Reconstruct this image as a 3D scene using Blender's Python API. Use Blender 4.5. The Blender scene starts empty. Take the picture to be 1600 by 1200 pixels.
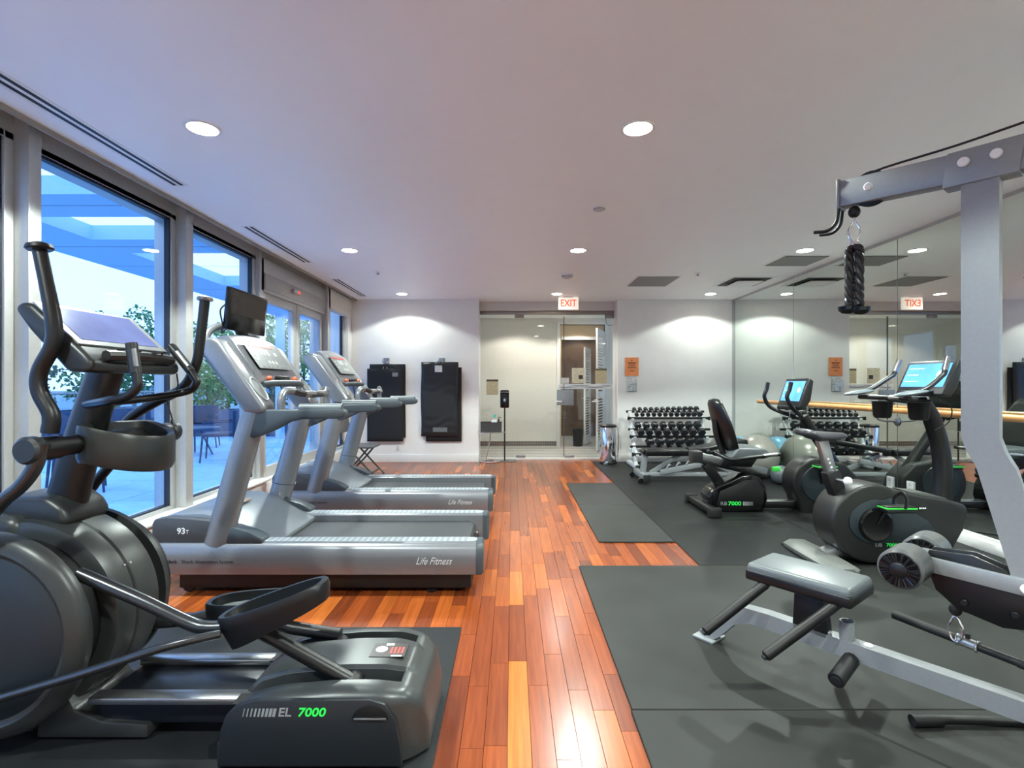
import bpy, bmesh, math, random
from mathutils import Vector, Matrix
random.seed(7)
SC = bpy.context.scene
COL = SC.collection
PI = math.pi

# ------------------------------------------------------------------ camera
F = 815.0; CH = 1.28; HZ = 602.0            # focal length in pixels, camera height, horizon row (1600x1200 frame)
cam_d = bpy.data.cameras.new('camera'); cam = bpy.data.objects.new('camera', cam_d); COL.objects.link(cam)
cam.location = (0, 0, CH); cam.rotation_euler = (PI/2, 0, 0)
cam_d.sensor_width = 36; cam_d.lens = 36*F/1600; cam_d.shift_y = (HZ-600)/1600
cam_d.clip_start = .05; cam_d.clip_end = 400
SC.camera = cam

# ------------------------------------------------------------------ world, exposure
vs = SC.view_settings
vs.view_transform = 'Standard'; vs.look = 'None'; vs.gamma = 1; vs.use_curve_mapping = False
vs.exposure = 0.9
SKY_STRENGTH = 1.6
SPOT_W = 190.0
W = bpy.data.worlds.new('dusk_sky'); SC.world = W; W.use_nodes = True
nt = W.node_tree; nt.nodes.clear()
wo = nt.nodes.new('ShaderNodeOutputWorld'); bg = nt.nodes.new('ShaderNodeBackground')
tc = nt.nodes.new('ShaderNodeTexCoord'); nz = nt.nodes.new('ShaderNodeTexNoise'); rp = nt.nodes.new('ShaderNodeValToRGB')
nz.inputs['Scale'].default_value = 2.2; nz.inputs['Detail'].default_value = 4
rp.color_ramp.elements[0].position = .3; rp.color_ramp.elements[0].color = (.46, .68, 1.0, 1)
rp.color_ramp.elements[1].position = .7; rp.color_ramp.elements[1].color = (.56, .75, 1.0, 1)
nt.links.new(tc.outputs['Generated'], nz.inputs['Vector']); nt.links.new(nz.outputs['Fac'], rp.inputs['Fac'])
nt.links.new(rp.outputs['Color'], bg.inputs['Color']); bg.inputs['Strength'].default_value = SKY_STRENGTH
nt.links.new(bg.outputs['Background'], wo.inputs['Surface'])

# ------------------------------------------------------------------ helpers
def P(px, py, Y): return Vector(((px-800)*Y/F, Y, CH-(py-HZ)*Y/F))
def X(px, Y): return (px-800)*Y/F
def Z(py, Y): return CH-(py-HZ)*Y/F
def s2l(c):
    c = c/255.0
    return c/12.92 if c <= .04045 else ((c+.055)/1.055)**2.4
def rgb(r, g, b): return (s2l(r), s2l(g), s2l(b), 1)

MATS = {}
def mat(name, col, rough=.5, metal=0.0, var=.06, scale=30, bump=0.0, coat=0.0, emit=None, es=0, spec=.5):
    if name in MATS: return MATS[name]
    m = bpy.data.materials.new(name); m.use_nodes = True; n = m.node_tree; p = n.nodes['Principled BSDF']
    c = rgb(*col)
    t = n.nodes.new('ShaderNodeTexCoord'); no = n.nodes.new('ShaderNodeTexNoise'); no.inputs['Scale'].default_value = scale; no.inputs['Detail'].default_value = 3
    n.links.new(t.outputs['Object'], no.inputs['Vector'])
    r = n.nodes.new('ShaderNodeValToRGB')
    r.color_ramp.elements[0].position = .3; r.color_ramp.elements[1].position = .7
    r.color_ramp.elements[0].color = tuple(max(0, v*(1-var)) for v in c[:3])+(1,)
    r.color_ramp.elements[1].color = tuple(min(1, v*(1+var)) for v in c[:3])+(1,)
    n.links.new(no.outputs['Fac'], r.inputs['Fac']); n.links.new(r.outputs['Color'], p.inputs['Base Color'])
    p.inputs['Roughness'].default_value = rough; p.inputs['Metallic'].default_value = metal
    p.inputs['Specular IOR Level'].default_value = spec
    if coat: p.inputs['Coat Weight'].default_value = coat; p.inputs['Coat Roughness'].default_value = .15
    if bump:
        b = n.nodes.new('ShaderNodeBump'); b.inputs['Strength'].default_value = bump; b.inputs['Distance'].default_value = .002
        n.links.new(no.outputs['Fac'], b.inputs['Height']); n.links.new(b.outputs['Normal'], p.inputs['Normal'])
    if emit:
        p.inputs['Emission Color'].default_value = rgb(*emit); p.inputs['Emission Strength'].default_value = es
    MATS[name] = m; return m

def glass(name, tint, refl=1.0, ior=1.45):
    m = bpy.data.materials.new(name); m.use_nodes = True; n = m.node_tree; n.nodes.clear()
    o = n.nodes.new('ShaderNodeOutputMaterial'); mx = n.nodes.new('ShaderNodeMixShader')
    tr = n.nodes.new('ShaderNodeBsdfTransparent'); gl = n.nodes.new('ShaderNodeBsdfGlossy'); lw = n.nodes.new('ShaderNodeLayerWeight'); lw.inputs['Blend'].default_value = .5
    pw5 = n.nodes.new('ShaderNodeMath'); pw5.operation = 'POWER'; pw5.inputs[1].default_value = 5.0
    fr = n.nodes.new('ShaderNodeMath'); fr.operation = 'MULTIPLY_ADD'; fr.inputs[1].default_value = .9; fr.inputs[2].default_value = ((ior-1)/(ior+1))**2
    n.links.new(lw.outputs['Facing'], pw5.inputs[0]); n.links.new(pw5.outputs[0], fr.inputs[0])
    tr.inputs['Color'].default_value = (*tint, 1); gl.inputs['Roughness'].default_value = 0.0; gl.inputs['Color'].default_value = (refl, refl, refl, 1)
    n.links.new(fr.outputs[0], mx.inputs['Fac']); n.links.new(tr.outputs['BSDF'], mx.inputs[1]); n.links.new(gl.outputs['BSDF'], mx.inputs[2])
    n.links.new(mx.outputs['Shader'], o.inputs['Surface']); MATS[name] = m; return m

def print_mat(name, paper, ink, sx, sz, thr=.62):
    """printed sheet: rows of illegible small print as ink bands broken by noise"""
    m = bpy.data.materials.new(name); m.use_nodes = True; n = m.node_tree; p = n.nodes['Principled BSDF']
    t = n.nodes.new('ShaderNodeTexCoord'); w = n.nodes.new('ShaderNodeTexWave'); w.bands_direction = 'Z'; w.inputs['Scale'].default_value = sz
    no = n.nodes.new('ShaderNodeTexNoise'); no.inputs['Scale'].default_value = sx
    mul = n.nodes.new('ShaderNodeMath'); mul.operation = 'MULTIPLY'
    gt = n.nodes.new('ShaderNodeMath'); gt.operation = 'GREATER_THAN'; gt.inputs[1].default_value = thr*.55
    mx = n.nodes.new('ShaderNodeMix'); mx.data_type = 'RGBA'
    n.links.new(t.outputs['Object'], w.inputs['Vector']); n.links.new(t.outputs['Object'], no.inputs['Vector'])
    n.links.new(w.outputs['Fac'], mul.inputs[0]); n.links.new(no.outputs['Fac'], mul.inputs[1]); n.links.new(mul.outputs[0], gt.inputs[0])
    n.links.new(gt.outputs[0], mx.inputs['Factor']); mx.inputs['A'].default_value = rgb(*paper); mx.inputs['B'].default_value = rgb(*ink)
    n.links.new(mx.outputs['Result'], p.inputs['Base Color']); p.inputs['Roughness'].default_value = .6
    MATS[name] = m; return m

def smooth_path(pts, n=6):
    pts = [Vector(p) for p in pts]
    if len(pts) < 3 or n <= 1: return pts
    q = [pts[0]*2-pts[1]]+pts+[pts[-1]*2-pts[-2]]; out = []
    for i in range(1, len(q)-2):
        a, b, c, d = q[i-1:i+3]
        for k in range(n):
            t = k/n
            out.append(.5*((2*b)+(c-a)*t+(2*a-5*b+4*c-d)*t*t+(3*b-a-3*c+d)*t**3))
    out.append(pts[-1]); return out

class G:
    def __init__(s): s.v = []; s.f = []; s.sm = True
    def bm(s, b, M=None):
        o = len(s.v); b.verts.index_update()
        for v in b.verts: s.v.append((M @ v.co) if M else v.co.copy())
        for f in b.faces: s.f.append([o+v.index for v in f.verts])
        b.free(); return s
    def raw(s, vs, fs):
        o = len(s.v); s.v += [Vector(v) for v in vs]; s.f += [[o+i for i in f] for f in fs]; return s
    def _bev(s, b, off, seg, ang=.5):
        if off > 0:
            e = [x for x in b.edges if len(x.link_faces) == 2 and x.calc_face_angle(0) > ang]
            bmesh.ops.bevel(b, geom=e, offset=off, segments=seg, profile=.5, affect='EDGES', clamp_overlap=True)
    def box(s, x0, x1, y0, y1, z0, z1, bev=0, seg=2):
        b = bmesh.new(); bmesh.ops.create_cube(b, size=1)
        for v in b.verts: v.co = Vector(((x0+x1)/2+v.co.x*(x1-x0), (y0+y1)/2+v.co.y*(y1-y0), (z0+z1)/2+v.co.z*(z1-z0)))
        s._bev(b, bev, seg); return s.bm(b)
    def beam(s, p0, p1, w, h, up=(0, 0, 1), bev=0, seg=2):
        """box from p0 to p1; w across, h along up"""
        p0 = Vector(p0); p1 = Vector(p1); d = (p1-p0); L = d.length; d.normalize(); up = Vector(up)
        sd = d.cross(up)
        if sd.length < 1e-4: sd = d.cross(Vector((0, 1, 0)))
        sd.normalize(); u = sd.cross(d)
        b = bmesh.new(); bmesh.ops.create_cube(b, size=1)
        for v in b.verts: v.co = Vector((v.co.x*L, v.co.y*w, v.co.z*h))
        s._bev(b, bev, seg)
        M = Matrix((d, sd, u)).transposed().to_4x4(); M.translation = (p0+p1)/2
        return s.bm(b, M)
    def prism(s, poly, a0, a1, bev=0, seg=2, plane='xz', ang=.5):
        b = bmesh.new()
        def mk(p, a): return {'xz': (p[0], a, p[1]), 'xy': (p[0], p[1], a), 'yz': (a, p[0], p[1])}[plane]
        r0 = [b.verts.new(mk(p, a0)) for p in poly]; r1 = [b.verts.new(mk(p, a1)) for p in poly]; n = len(poly)
        b.faces.new(r0); b.faces.new(r1[::-1])
        for i in range(n): b.faces.new((r0[i], r1[i], r1[(i+1) % n], r0[(i+1) % n]))
        bmesh.ops.recalc_face_normals(b, faces=b.faces[:])
        s._bev(b, bev, seg, ang); return s.bm(b)
    def tube(s, pts, r, seg=10, sm=6, cap=True, flat=1.0, up=(0, 1, 0)):
        pts0 = pts; pts = smooth_path(pts, sm); n = len(pts)
        if isinstance(r, (list, tuple)):
            rr = []
            for i in range(n):
                t = i/(n-1)*(len(r)-1); k = min(int(t), len(r)-2); rr.append(r[k]*(1-t+k)+r[k+1]*(t-k))
        else: rr = [r]*n
        rings = []; prev = None; o = len(s.v)
        for i, p in enumerate(pts):
            d = (pts[min(i+1, n-1)]-pts[max(i-1, 0)]).normalized()
            if prev is None:
                a = Vector(up)
                if abs(d.dot(a)) > .95: a = Vector((1, 0, 0)) if abs(d.x) < .9 else Vector((0, 0, 1))
            else: a = prev
            a = (a-d*a.dot(d)).normalized(); prev = a; b2 = d.cross(a)
            for k in range(seg):
                t = 2*PI*k/seg; s.v.append(p+a*math.cos(t)*rr[i]*flat+b2*math.sin(t)*rr[i])
        for i in range(n-1):
            for k in range(seg):
                k2 = (k+1) % seg; s.f.append([o+i*seg+k, o+i*seg+k2, o+(i+1)*seg+k2, o+(i+1)*seg+k])
        if cap: s.f.append([o+k for k in range(seg)][::-1]); s.f.append([o+(n-1)*seg+k for k in range(seg)])
        return s
    def lathe(s, prof, org, axis=(0, 0, 1), seg=32, a0=0, a1=2*PI):
        """prof: (radius, distance along axis)"""
        org = Vector(org); ax = Vector(axis).normalized(); a = Vector((1, 0, 0)) if abs(ax.x) < .9 else Vector((0, 0, 1))
        a = (a-ax*a.dot(ax)).normalized(); b = ax.cross(a); o = len(s.v)
        for r, t in prof:
            for k in range(seg):
                q = a0+(a1-a0)*k/seg; s.v.append(org+ax*t+(a*math.cos(q)+b*math.sin(q))*max(r, 1e-5))
        for i in range(len(prof)-1):
            for k in range(seg):
                k2 = (k+1) % seg; s.f.append([o+i*seg+k, o+i*seg+k2, o+(i+1)*seg+k2, o+(i+1)*seg+k])
        if prof[0][0] > 1e-4: s.f.append([o+k for k in range(seg)][::-1])
        if prof[-1][0] > 1e-4: s.f.append([o+(len(prof)-1)*seg+k for k in range(seg)])
        return s
    def cyl(s, p0, p1, r, seg=20, bev=.15):
        p0 = Vector(p0); p1 = Vector(p1); L = (p1-p0).length; e = min(r*bev, L*.3)
        return s.lathe([(r-e, 0), (r, e), (r, L-e), (r-e, L)], p0, p1-p0, seg)
    def ell(s, c, rx, ry=None, rz=None, u=24, w=14):
        ry = rx if ry is None else ry; rz = rx if rz is None else rz
        b = bmesh.new(); bmesh.ops.create_uvsphere(b, u_segments=u, v_segments=w, radius=1)
        M = Matrix.Translation(Vector(c)) @ Matrix.Diagonal((rx, ry, rz, 1)); return s.bm(b, M)
    def torus(s, c, axis, R, r, seg=28, s2=10):
        ax = Vector(axis).normalized(); a = Vector((1, 0, 0)) if abs(ax.x) < .9 else Vector((0, 0, 1)); a = (a-ax*a.dot(ax)).normalized(); b = ax.cross(a)
        pts = [Vector(c)+(a*math.cos(2*PI*k/seg)+b*math.sin(2*PI*k/seg))*R for k in range(seg+1)]
        return s.tube(pts, r, s2, 1, cap=False, up=ax)
    def loft(s, rings, cap=True):
        o = len(s.v); n = len(rings[0])
        for r in rings: s.v += [Vector(p) for p in r]
        for i in range(len(rings)-1):
            for k in range(n):
                k2 = (k+1) % n; s.f.append([o+i*n+k, o+i*n+k2, o+(i+1)*n+k2, o+(i+1)*n+k])
        if cap: s.f.append([o+k for k in range(n)][::-1]); s.f.append([o+(len(rings)-1)*n+k for k in range(n)])
        return s
    def xform(s, M): s.v = [M @ v for v in s.v]; return s
    def mesh(s, name, m, off=Vector((0, 0, 0)), ang=38, flat=False):
        me = bpy.data.meshes.new(name); me.from_pydata([tuple(v-off) for v in s.v], [], s.f)
        b = bmesh.new(); b.from_mesh(me); bmesh.ops.recalc_face_normals(b, faces=b.faces[:]); b.to_mesh(me); b.free()
        if not flat:
            me.polygons.foreach_set('use_smooth', [True]*len(me.polygons)); me.set_sharp_from_angle(angle=math.radians(ang))
        me.materials.append(m); return me
    def build(s, name, m, parent=None, local=False, ang=38, flat=False):
        if parent is None or local:
            off = Vector((0, 0, 0))
        else: off = world_loc(parent)
        ob = bpy.data.objects.new(name, s.mesh(name, m, off, ang, flat)); COL.objects.link(ob)
        if parent is not None: ob.parent = parent
        return ob
    def solo(s, name, m, label, cat, group=None, base=None, ang=38, flat=False):
        """a thing that is one mesh: its origin at its base"""
        if base is None:
            xs = [v.x for v in s.v]; ys = [v.y for v in s.v]; zs = [v.z for v in s.v]
            base = Vector(((min(xs)+max(xs))/2, (min(ys)+max(ys))/2, min(zs)))
        ob = bpy.data.objects.new(name, s.mesh(name, m, Vector(base), ang, flat)); ob.location = base; COL.objects.link(ob)
        return tag(ob, label, cat, group)
def world_loc(o):
    l = Vector((0, 0, 0))
    while o is not None: l = l+o.location; o = o.parent
    return l
def tag(o, label, cat, group=None, kind=None):
    o['label'] = label; o['category'] = cat
    if group: o['group'] = group
    if kind: o['kind'] = kind
    return o
def thing(name, label, cat, loc=(0, 0, 0), group=None):
    o = bpy.data.objects.new(name, None); o.location = loc; o.empty_display_size = .1; COL.objects.link(o)
    return tag(o, label, cat, group)
def struct(name, loc=(0, 0, 0)):
    o = bpy.data.objects.new(name, None); o.location = loc; o.empty_display_size = .1; COL.objects.link(o); o['kind'] = 'structure'; return o
def S(g, name, m, parent=None, **k):
    o = g.build(name, m, parent, **k)
    if parent is None: o['kind'] = 'structure'
    return o
def copy_tree(o, parent=None):
    c = o.copy(); COL.objects.link(c); c.parent = parent
    for ch in list(o.children): copy_tree(ch, c)
    return c
def text(name, body, size, loc, rot, m, parent, ext=.0006, ax='CENTER', shear=0, bold=0, sx=1):
    cu = bpy.data.curves.new(name, 'FONT'); cu.body = body; cu.size = size; cu.align_x = ax; cu.align_y = 'CENTER'
    cu.extrude = ext; cu.shear = shear; cu.offset = bold; cu.resolution_u = 3
    t = bpy.data.objects.new(name, cu); COL.objects.link(t)
    dg = bpy.context.evaluated_depsgraph_get(); me = bpy.data.meshes.new_from_object(t.evaluated_get(dg))
    bpy.data.objects.remove(t); bpy.data.curves.remove(cu)
    M = Matrix.Translation(Vector(loc)-(world_loc(parent) if parent else Vector((0, 0, 0)))) @ rot.to_4x4() @ Matrix.Diagonal((sx, 1, 1, 1))
    me.transform(M); me.materials.clear(); me.materials.append(m); me.name = name
    ob = bpy.data.objects.new(name, me); COL.objects.link(ob); ob.parent = parent; return ob
FRONT = Matrix.Rotation(PI/2, 3, 'X')          # lettering facing the camera side (-Y)

# ------------------------------------------------------------------ materials
white_wall = mat('white_wall_paint', (234, 232, 228), .6, var=.015, scale=8)
ceil_m = mat('ceiling_paint', (249, 249, 250), .45, var=.012, scale=6)
trim_m = mat('white_trim_paint', (228, 226, 222), .4, var=.015)
alu = mat('window_aluminium', (186, 186, 184), .42, .35, var=.03)
alu_dark = mat('window_gasket', (28, 34, 44), .5)
silver = mat('silver_paint', (136, 138, 142), .33, .6, var=.03, scale=60)
silver_l = mat('light_silver_paint', (142, 145, 147), .42, .3, var=.03, scale=80)
tread_grey = mat('treadmill_grey_plastic', (62, 70, 76), .42, var=.04)
tread_dark = mat('treadmill_dark_panel', (66, 68, 72), .5, var=.03)
belt_m = mat('treadmill_belt_rubber', (52, 54, 57), .55, var=.12, scale=220, bump=.15)
black = mat('black_plastic', (11, 11, 12), .38, var=.1)
black_m = mat('matt_black_steel', (7, 7, 8), .5, var=.12)
gloss_black = mat('gloss_black_plastic', (7, 7, 8), .16, var=.05)
dk_grey = mat('dark_grey_plastic', (44, 46, 47), .36, .25, var=.04)
dk_slate = mat('slate_plastic', (34, 42, 48), .45, var=.05)
mid_grey = mat('mid_grey_plastic', (82, 84, 82), .38, .25, var=.04)
chrome = mat('chrome', (226, 226, 228), .1, 1.0, var=.02)
steel = mat('brushed_steel', (170, 172, 174), .28, .95, var=.05)
vinyl = mat('black_vinyl', (18, 19, 20), .32, var=.1, scale=160, bump=.08)
vinyl_g = mat('grey_vinyl', (92, 98, 100), .36, var=.06, scale=120, bump=.05)
rubber = mat('black_rubber', (14, 14, 15), .6, var=.1)
green = mat('lime_green_plastic', (60, 205, 70), .4)
green_ink = mat('green_lettering', (48, 226, 84), .5, emit=(40, 220, 80), es=.12)
grey_ink = mat('grey_lettering', (140, 142, 142), .5)
white_ink = mat('white_lettering', (235, 236, 236), .5)
dark_ink = mat('dark_lettering', (26, 28, 34), .5)
orange_red = mat('orange_red_button', (214, 92, 52), .4)
red_lab = mat('red_label', (176, 66, 64), .5)
# ------------------------------------------------------------------ room shell
HC = 2.71; YB = 8.7; XL = -2.75; XM = 3.7; YF = -1.6
XE = -2.58                                       # ceiling edge at the blind pocket
OX0, OX1 = X(748, YB), X(965, YB)                # opening of the glass entrance
YG = 9.02                                        # glass entrance plane
# lamps: a grid of recessed downlights
LX = (-1.72, .70, 3.1); LY = (.28, 2.90, 5.52, 8.15)
lamp_glow = mat('downlight_lens', (255, 250, 240), .4, emit=(255, 246, 232), es=9)
ring_m = mat('downlight_ring', (238, 238, 236), .35)
WHERE = {(0, 1): 'over the elliptical and first treadmill', (1, 1): 'over the front rubber mat', (0, 2): 'above the second treadmill', (1, 2): 'above the aisle floor between smoke detectors',
         (2, 2): 'beside the grey ceiling panel by the mirror', (0, 3): 'over the hanging exercise mats', (1, 3): 'beside the exit sign', (2, 3): 'above the dumbbell rack', (0, 0): 'out of view behind the elliptical',
         (1, 0): 'out of view behind the front mat', (2, 0): 'out of view behind the cable machine', (2, 1): 'above the cable machine by the mirror'}
for i, x in enumerate(LX):
    for j, y in enumerate(LY):
        t = thing('ceiling_downlight', 'round recessed white downlight '+WHERE[(i, j)], 'downlight', (x, y, HC), 'recessed ceiling downlights')
        G().lathe([(.078, -.002), (.092, -.003), (.095, 0.0), (.095, .006)], (x, y, HC-.004), (0, 0, 1), 32).build('trim_ring', ring_m, t)
        G().lathe([(.0, 0), (.079, 0), (.079, .004)], (x, y, HC-.006), (0, 0, 1), 32).build('lens', lamp_glow, t)
        ld = bpy.data.lights.new('downlight_beam', 'SPOT'); ld.energy = SPOT_W*(.22 if j == 3 else 1); ld.spot_size = math.radians(134); ld.spot_blend = .16; ld.shadow_soft_size = .05
        ld.color = (.89, 1.0, .94)
        lo = bpy.data.objects.new('downlight_beam', ld); COL.objects.link(lo); lo.location = (0, 0, -.012); lo.parent = t

S(G().box(XE, XM+.15, YF-.1, 9.1, HC, HC+.12), 'ceiling', ceil_m)
# pocket above the windows
S(G().box(XL-.25, XE, YF-.1, YB+.1, HC+.05, HC+.14), 'trim_1', alu)
S(G().box(XE-.012, XE, YF-.1, YB, HC-.03, HC+.06), 'trim_2', mat('blind_pocket_edge', (150, 145, 138), .5))
# back wall pieces
S(G().box(XL-.3, OX0, YB, YB+.12, 0, HC+.1), 'wall_back', white_wall)
S(G().box(OX1, XM+.2, YB, YB+.12, 0, HC+.1), 'wall_back_right', white_wall)
S(G().box(OX0-.02, OX0, YB+.1, YG+.1, 0, HC).box(OX0-.12, OX0-.01, YB+.1, YG+.1, 0, HC), 'wall_jamb_left', trim_m)
S(G().box(OX1, OX1+.12, YB+.1, YG+.1, 0, HC), 'wall_jamb_right', trim_m)
S(G().box(OX0, OX1, YG-.1, YG+.12, 2.56, HC), 'wall_header', mat('header_paint', (205, 200, 194), .6, var=.015))
S(G().box(XL-.3, XM+.2, YF-.12, YF, 0, HC+.1), 'wall_front', white_wall)
S(G().box(XM+.012, XM+.15, YF, YB+.1, 0, HC+.1), 'wall_right', white_wall)
# baseboards
S(G().box(-2.62, OX0-.001, YB-.015, YB, 0, .13, .004), 'baseboard_back', trim_m)
S(G().box(OX1+.001, XM-.02, YB-.015, YB, 0, .13, .004), 'baseboard_back_right', trim_m)
S(G().box(3.625, XM+.01, YF, YB-.02, 0, .085, .006), 'baseboard_right', trim_m)
# mirror panels
mir = mat('mirror_silver', (226, 233, 228), .0, 1.0, var=0)
MIRROR = struct('wall_mirror')
seams = [YB-.01, 6.85, 5.0, 3.15, 1.3, -.55, YF]
for a, b in zip(seams[1:], seams[:-1]):
    G().box(XM-.006, XM+.01, a+.003, b-.003, .086, HC-.025, .0015, 1).build('mirror_panel', mir, MIRROR)
S(G().box(XM-.012, XM+.012, YF, YB, HC-.028, HC), 'trim_3', alu)
S(G().box(XM-.03, XM+.012, YB-.012, YB, .086, HC), 'trim_4', alu)

# ------------------------------------------------------------------ plank floor
def wood_mat():
    m = bpy.data.materials.new('jatoba_planks'); m.use_nodes = True; n = m.node_tree; p = n.nodes['Principled BSDF']; L = n.links
    at = n.nodes.new('ShaderNodeAttribute'); at.attribute_name = 'tone'
    tcx = n.nodes.new('ShaderNodeTexCoord'); mp = n.nodes.new('ShaderNodeMapping'); mp.inputs['Scale'].default_value = (60, 2.6, 10)
    add = n.nodes.new('ShaderNodeVectorMath'); add.operation = 'ADD'
    mul = n.nodes.new('ShaderNodeVectorMath'); mul.operation = 'SCALE'; mul.inputs['Scale'].default_value = 40
    L.new(at.outputs['Color'], mul.inputs[0]); L.new(tcx.outputs['Object'], add.inputs[0]); L.new(mul.outputs[0], add.inputs[1])
    L.new(add.outputs[0], mp.inputs['Vector'])
    no = n.nodes.new('ShaderNodeTexNoise'); no.inputs['Scale'].default_value = 1; no.inputs['Detail'].default_value = 5; no.inputs['Distortion'].default_value = .6
    L.new(mp.outputs['Vector'], no.inputs['Vector'])
    r = n.nodes.new('ShaderNodeValToRGB'); e = r.color_ramp.elements
    e[0].position = 0; e[0].color = rgb(94, 42, 20); e[1].position = 1; e[1].color = rgb(196, 112, 46)
    for q, c in ((.25, (120, 56, 27)), (.5, (144, 69, 30)), (.75, (170, 88, 37))): x = e.new(q); x.color = rgb(*c)
    L.new(at.outputs['Fac'], r.inputs['Fac'])
    mx = n.nodes.new('ShaderNodeMix'); mx.data_type = 'RGBA'; mx.blend_type = 'MULTIPLY'; mx.inputs['Factor'].default_value = .75
    g = n.nodes.new('ShaderNodeValToRGB'); g.color_ramp.elements[0].position = .3; g.color_ramp.elements[0].color = (.62, .56, .52, 1); g.color_ramp.elements[1].position = .7; g.color_ramp.elements[1].color = (1.1, 1.1, 1.08, 1)
    L.new(no.outputs['Fac'], g.inputs['Fac']); L.new(r.outputs['Color'], mx.inputs['A']); L.new(g.outputs['Color'], mx.inputs['B'])
    L.new(mx.outputs['Result'], p.inputs['Base Color']); p.inputs['Roughness'].default_value = .27; p.inputs['Specular IOR Level'].default_value = .35; p.inputs['Coat Weight'].default_value = .15; p.inputs['Coat Roughness'].default_value = .16
    return m
wood = wood_mat()
FLOOR = S(G().box(XL-.3, XM+.2, YF-.1, 9.06, -.08, -.014), 'floor', mat('subfloor', (50, 28, 16), .8))
def plank_geo(x0, x1, y0, y1):
    i = .0012; z = 0.0; zb = -.015; ze = -.0022
    v = [(x0, y0, zb), (x1, y0, zb), (x1, y1, zb), (x0, y1, zb), (x0+.0003, y0+.0003, ze), (x1-.0003, y0+.0003, ze), (x1-.0003, y1-.0003, ze), (x0+.0003, y1-.0003, ze),
         (x0+i, y0+i, z), (x1-i, y0+i, z), (x1-i, y1-i, z), (x0+i, y1-i, z)]
    f = [(8, 9, 10, 11)]
    for a in range(4):
        b = (a+1) % 4; f += [(a, b, b+4, a+4), (a+4, b+4, b+8, a+8)]
    return v, f
def plank_mesh(lst, name):
    v = []; f = []; tn = []
    for (x0, x1, y0, y1, t) in lst:
        o = len(v); a, b = plank_geo(x0, x1, y0, y1); v += a; f += [[o+i for i in q] for q in b]; tn += [t]*len(a)
    me = bpy.data.meshes.new(name); me.from_pydata(v, [], f); at = me.attributes.new('tone', 'FLOAT', 'POINT'); at.data.foreach_set('value', tn)
    me.materials.append(wood); return me
planks = []; pw = .084; x = -2.62
while x < 1.62:
    y = YF-random.random()*.8
    while y < 9.05:
        L = random.choice((.38, .46, .55, .62, .7, .8, .95)); y1 = min(y+L, 9.05)
        t = min(1, max(0, random.gauss(.5, .2)))
        if y1-y > .03: planks.append((x, x+pw, max(y, YF), y1, t))
        y = y+L
    x += pw
def shown(p):
    cx = (p[0]+p[1])/2; cy = (p[2]+p[3])/2
    if cy < 1.45: return 0
    u = 800+F*cx/cy
    if u < 60 or u > 1140: return 0
    if cx > 1.36 and cy > 3.8: return 0
    if cx > .52 and cy < 3.5: return 0
    if cx < -.32 and cy < 2.6: return 0
    if -1.9 < cx < -.3 and (3.3 < cy < 3.98 or 4.85 < cy < 5.6): return 0
    if cx < -1.6 and cy < 4.3: return 0
    if .74 < cx < 1.34 and 4.35 < cy < 6.65: return 0
    return 1/cy**3*(p[3]-p[2])
planks.sort(key=lambda p: -shown(p))
for p in planks[:295]:
    if shown(p) <= 0: continue
    o = bpy.data.objects.new('plank', plank_mesh([p], 'plank')); COL.objects.link(o); o.parent = FLOOR
rest = [p for k, p in enumerate(planks) if k >= 295 or shown(p) <= 0]
o = bpy.data.objects.new('plank_field', plank_mesh(rest, 'plank_field')); COL.objects.link(o); o.parent = FLOOR; o['kind'] = 'stuff'

# ------------------------------------------------------------------ rubber mats
def mat_rubber(name, col, pat):
    m = bpy.data.materials.new(name); m.use_nodes = True; n = m.node_tree; p = n.nodes['Principled BSDF']; L = n.links
    tcx = n.nodes.new('ShaderNodeTexCoord'); no = n.nodes.new('ShaderNodeTexNoise'); no.inputs['Scale'].default_value = 3; no.inputs['Detail'].default_value = 6
    r = n.nodes.new('ShaderNodeValToRGB'); c = rgb(*col)
    r.color_ramp.elements[0].position = .3; r.color_ramp.elements[0].color = tuple(v*.8 for v in c[:3])+(1,); r.color_ramp.elements[1].position = .7; r.color_ramp.elements[1].color = tuple(v*1.2 for v in c[:3])+(1,)
    L.new(tcx.outputs['Object'], no.inputs['Vector']); L.new(no.outputs['Fac'], r.inputs['Fac']); L.new(r.outputs['Color'], p.inputs['Base Color'])
    p.inputs['Roughness'].default_value = .5; p.inputs['Specular IOR Level'].default_value = .22
    b = n.nodes.new('ShaderNodeBump')
    if pat:      # raised lozenge tread
        mp = n.nodes.new('ShaderNodeMapping'); mp.inputs['Rotation'].default_value = (0, 0, PI/4); L.new(tcx.outputs['Object'], mp.inputs['Vector'])
        ck = n.nodes.new('ShaderNodeTexChecker'); ck.inputs['Scale'].default_value = 30; L.new(mp.outputs['Vector'], ck.inputs['Vector'])
        b.inputs['Strength'].default_value = .9; b.inputs['Distance'].default_value = .003; L.new(ck.outputs['Fac'], b.inputs['Height'])
    else:
        n2 = n.nodes.new('ShaderNodeTexNoise'); n2.inputs['Scale'].default_value = 260; L.new(tcx.outputs['Object'], n2.inputs['Vector'])
        b.inputs['Strength'].default_value = .2; b.inputs['Distance'].default_value = .001; L.new(n2.outputs['Fac'], b.inputs['Height'])
    L.new(b.outputs['Normal'], p.inputs['Normal']); return m
m_tread = mat_rubber('tread_rubber_mat', (26, 28, 28), True)
m_smooth = mat_rubber('smooth_rubber_mat', (42, 43, 41), False)
m_grey = mat_rubber('grey_rubber_mat', (48, 49, 47), False)
cols = [(1.33, 2.575), (2.578, 3.622)]; rows = [(3.69, 5.32), (5.323, 6.95), (6.953, 8.68)]
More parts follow.
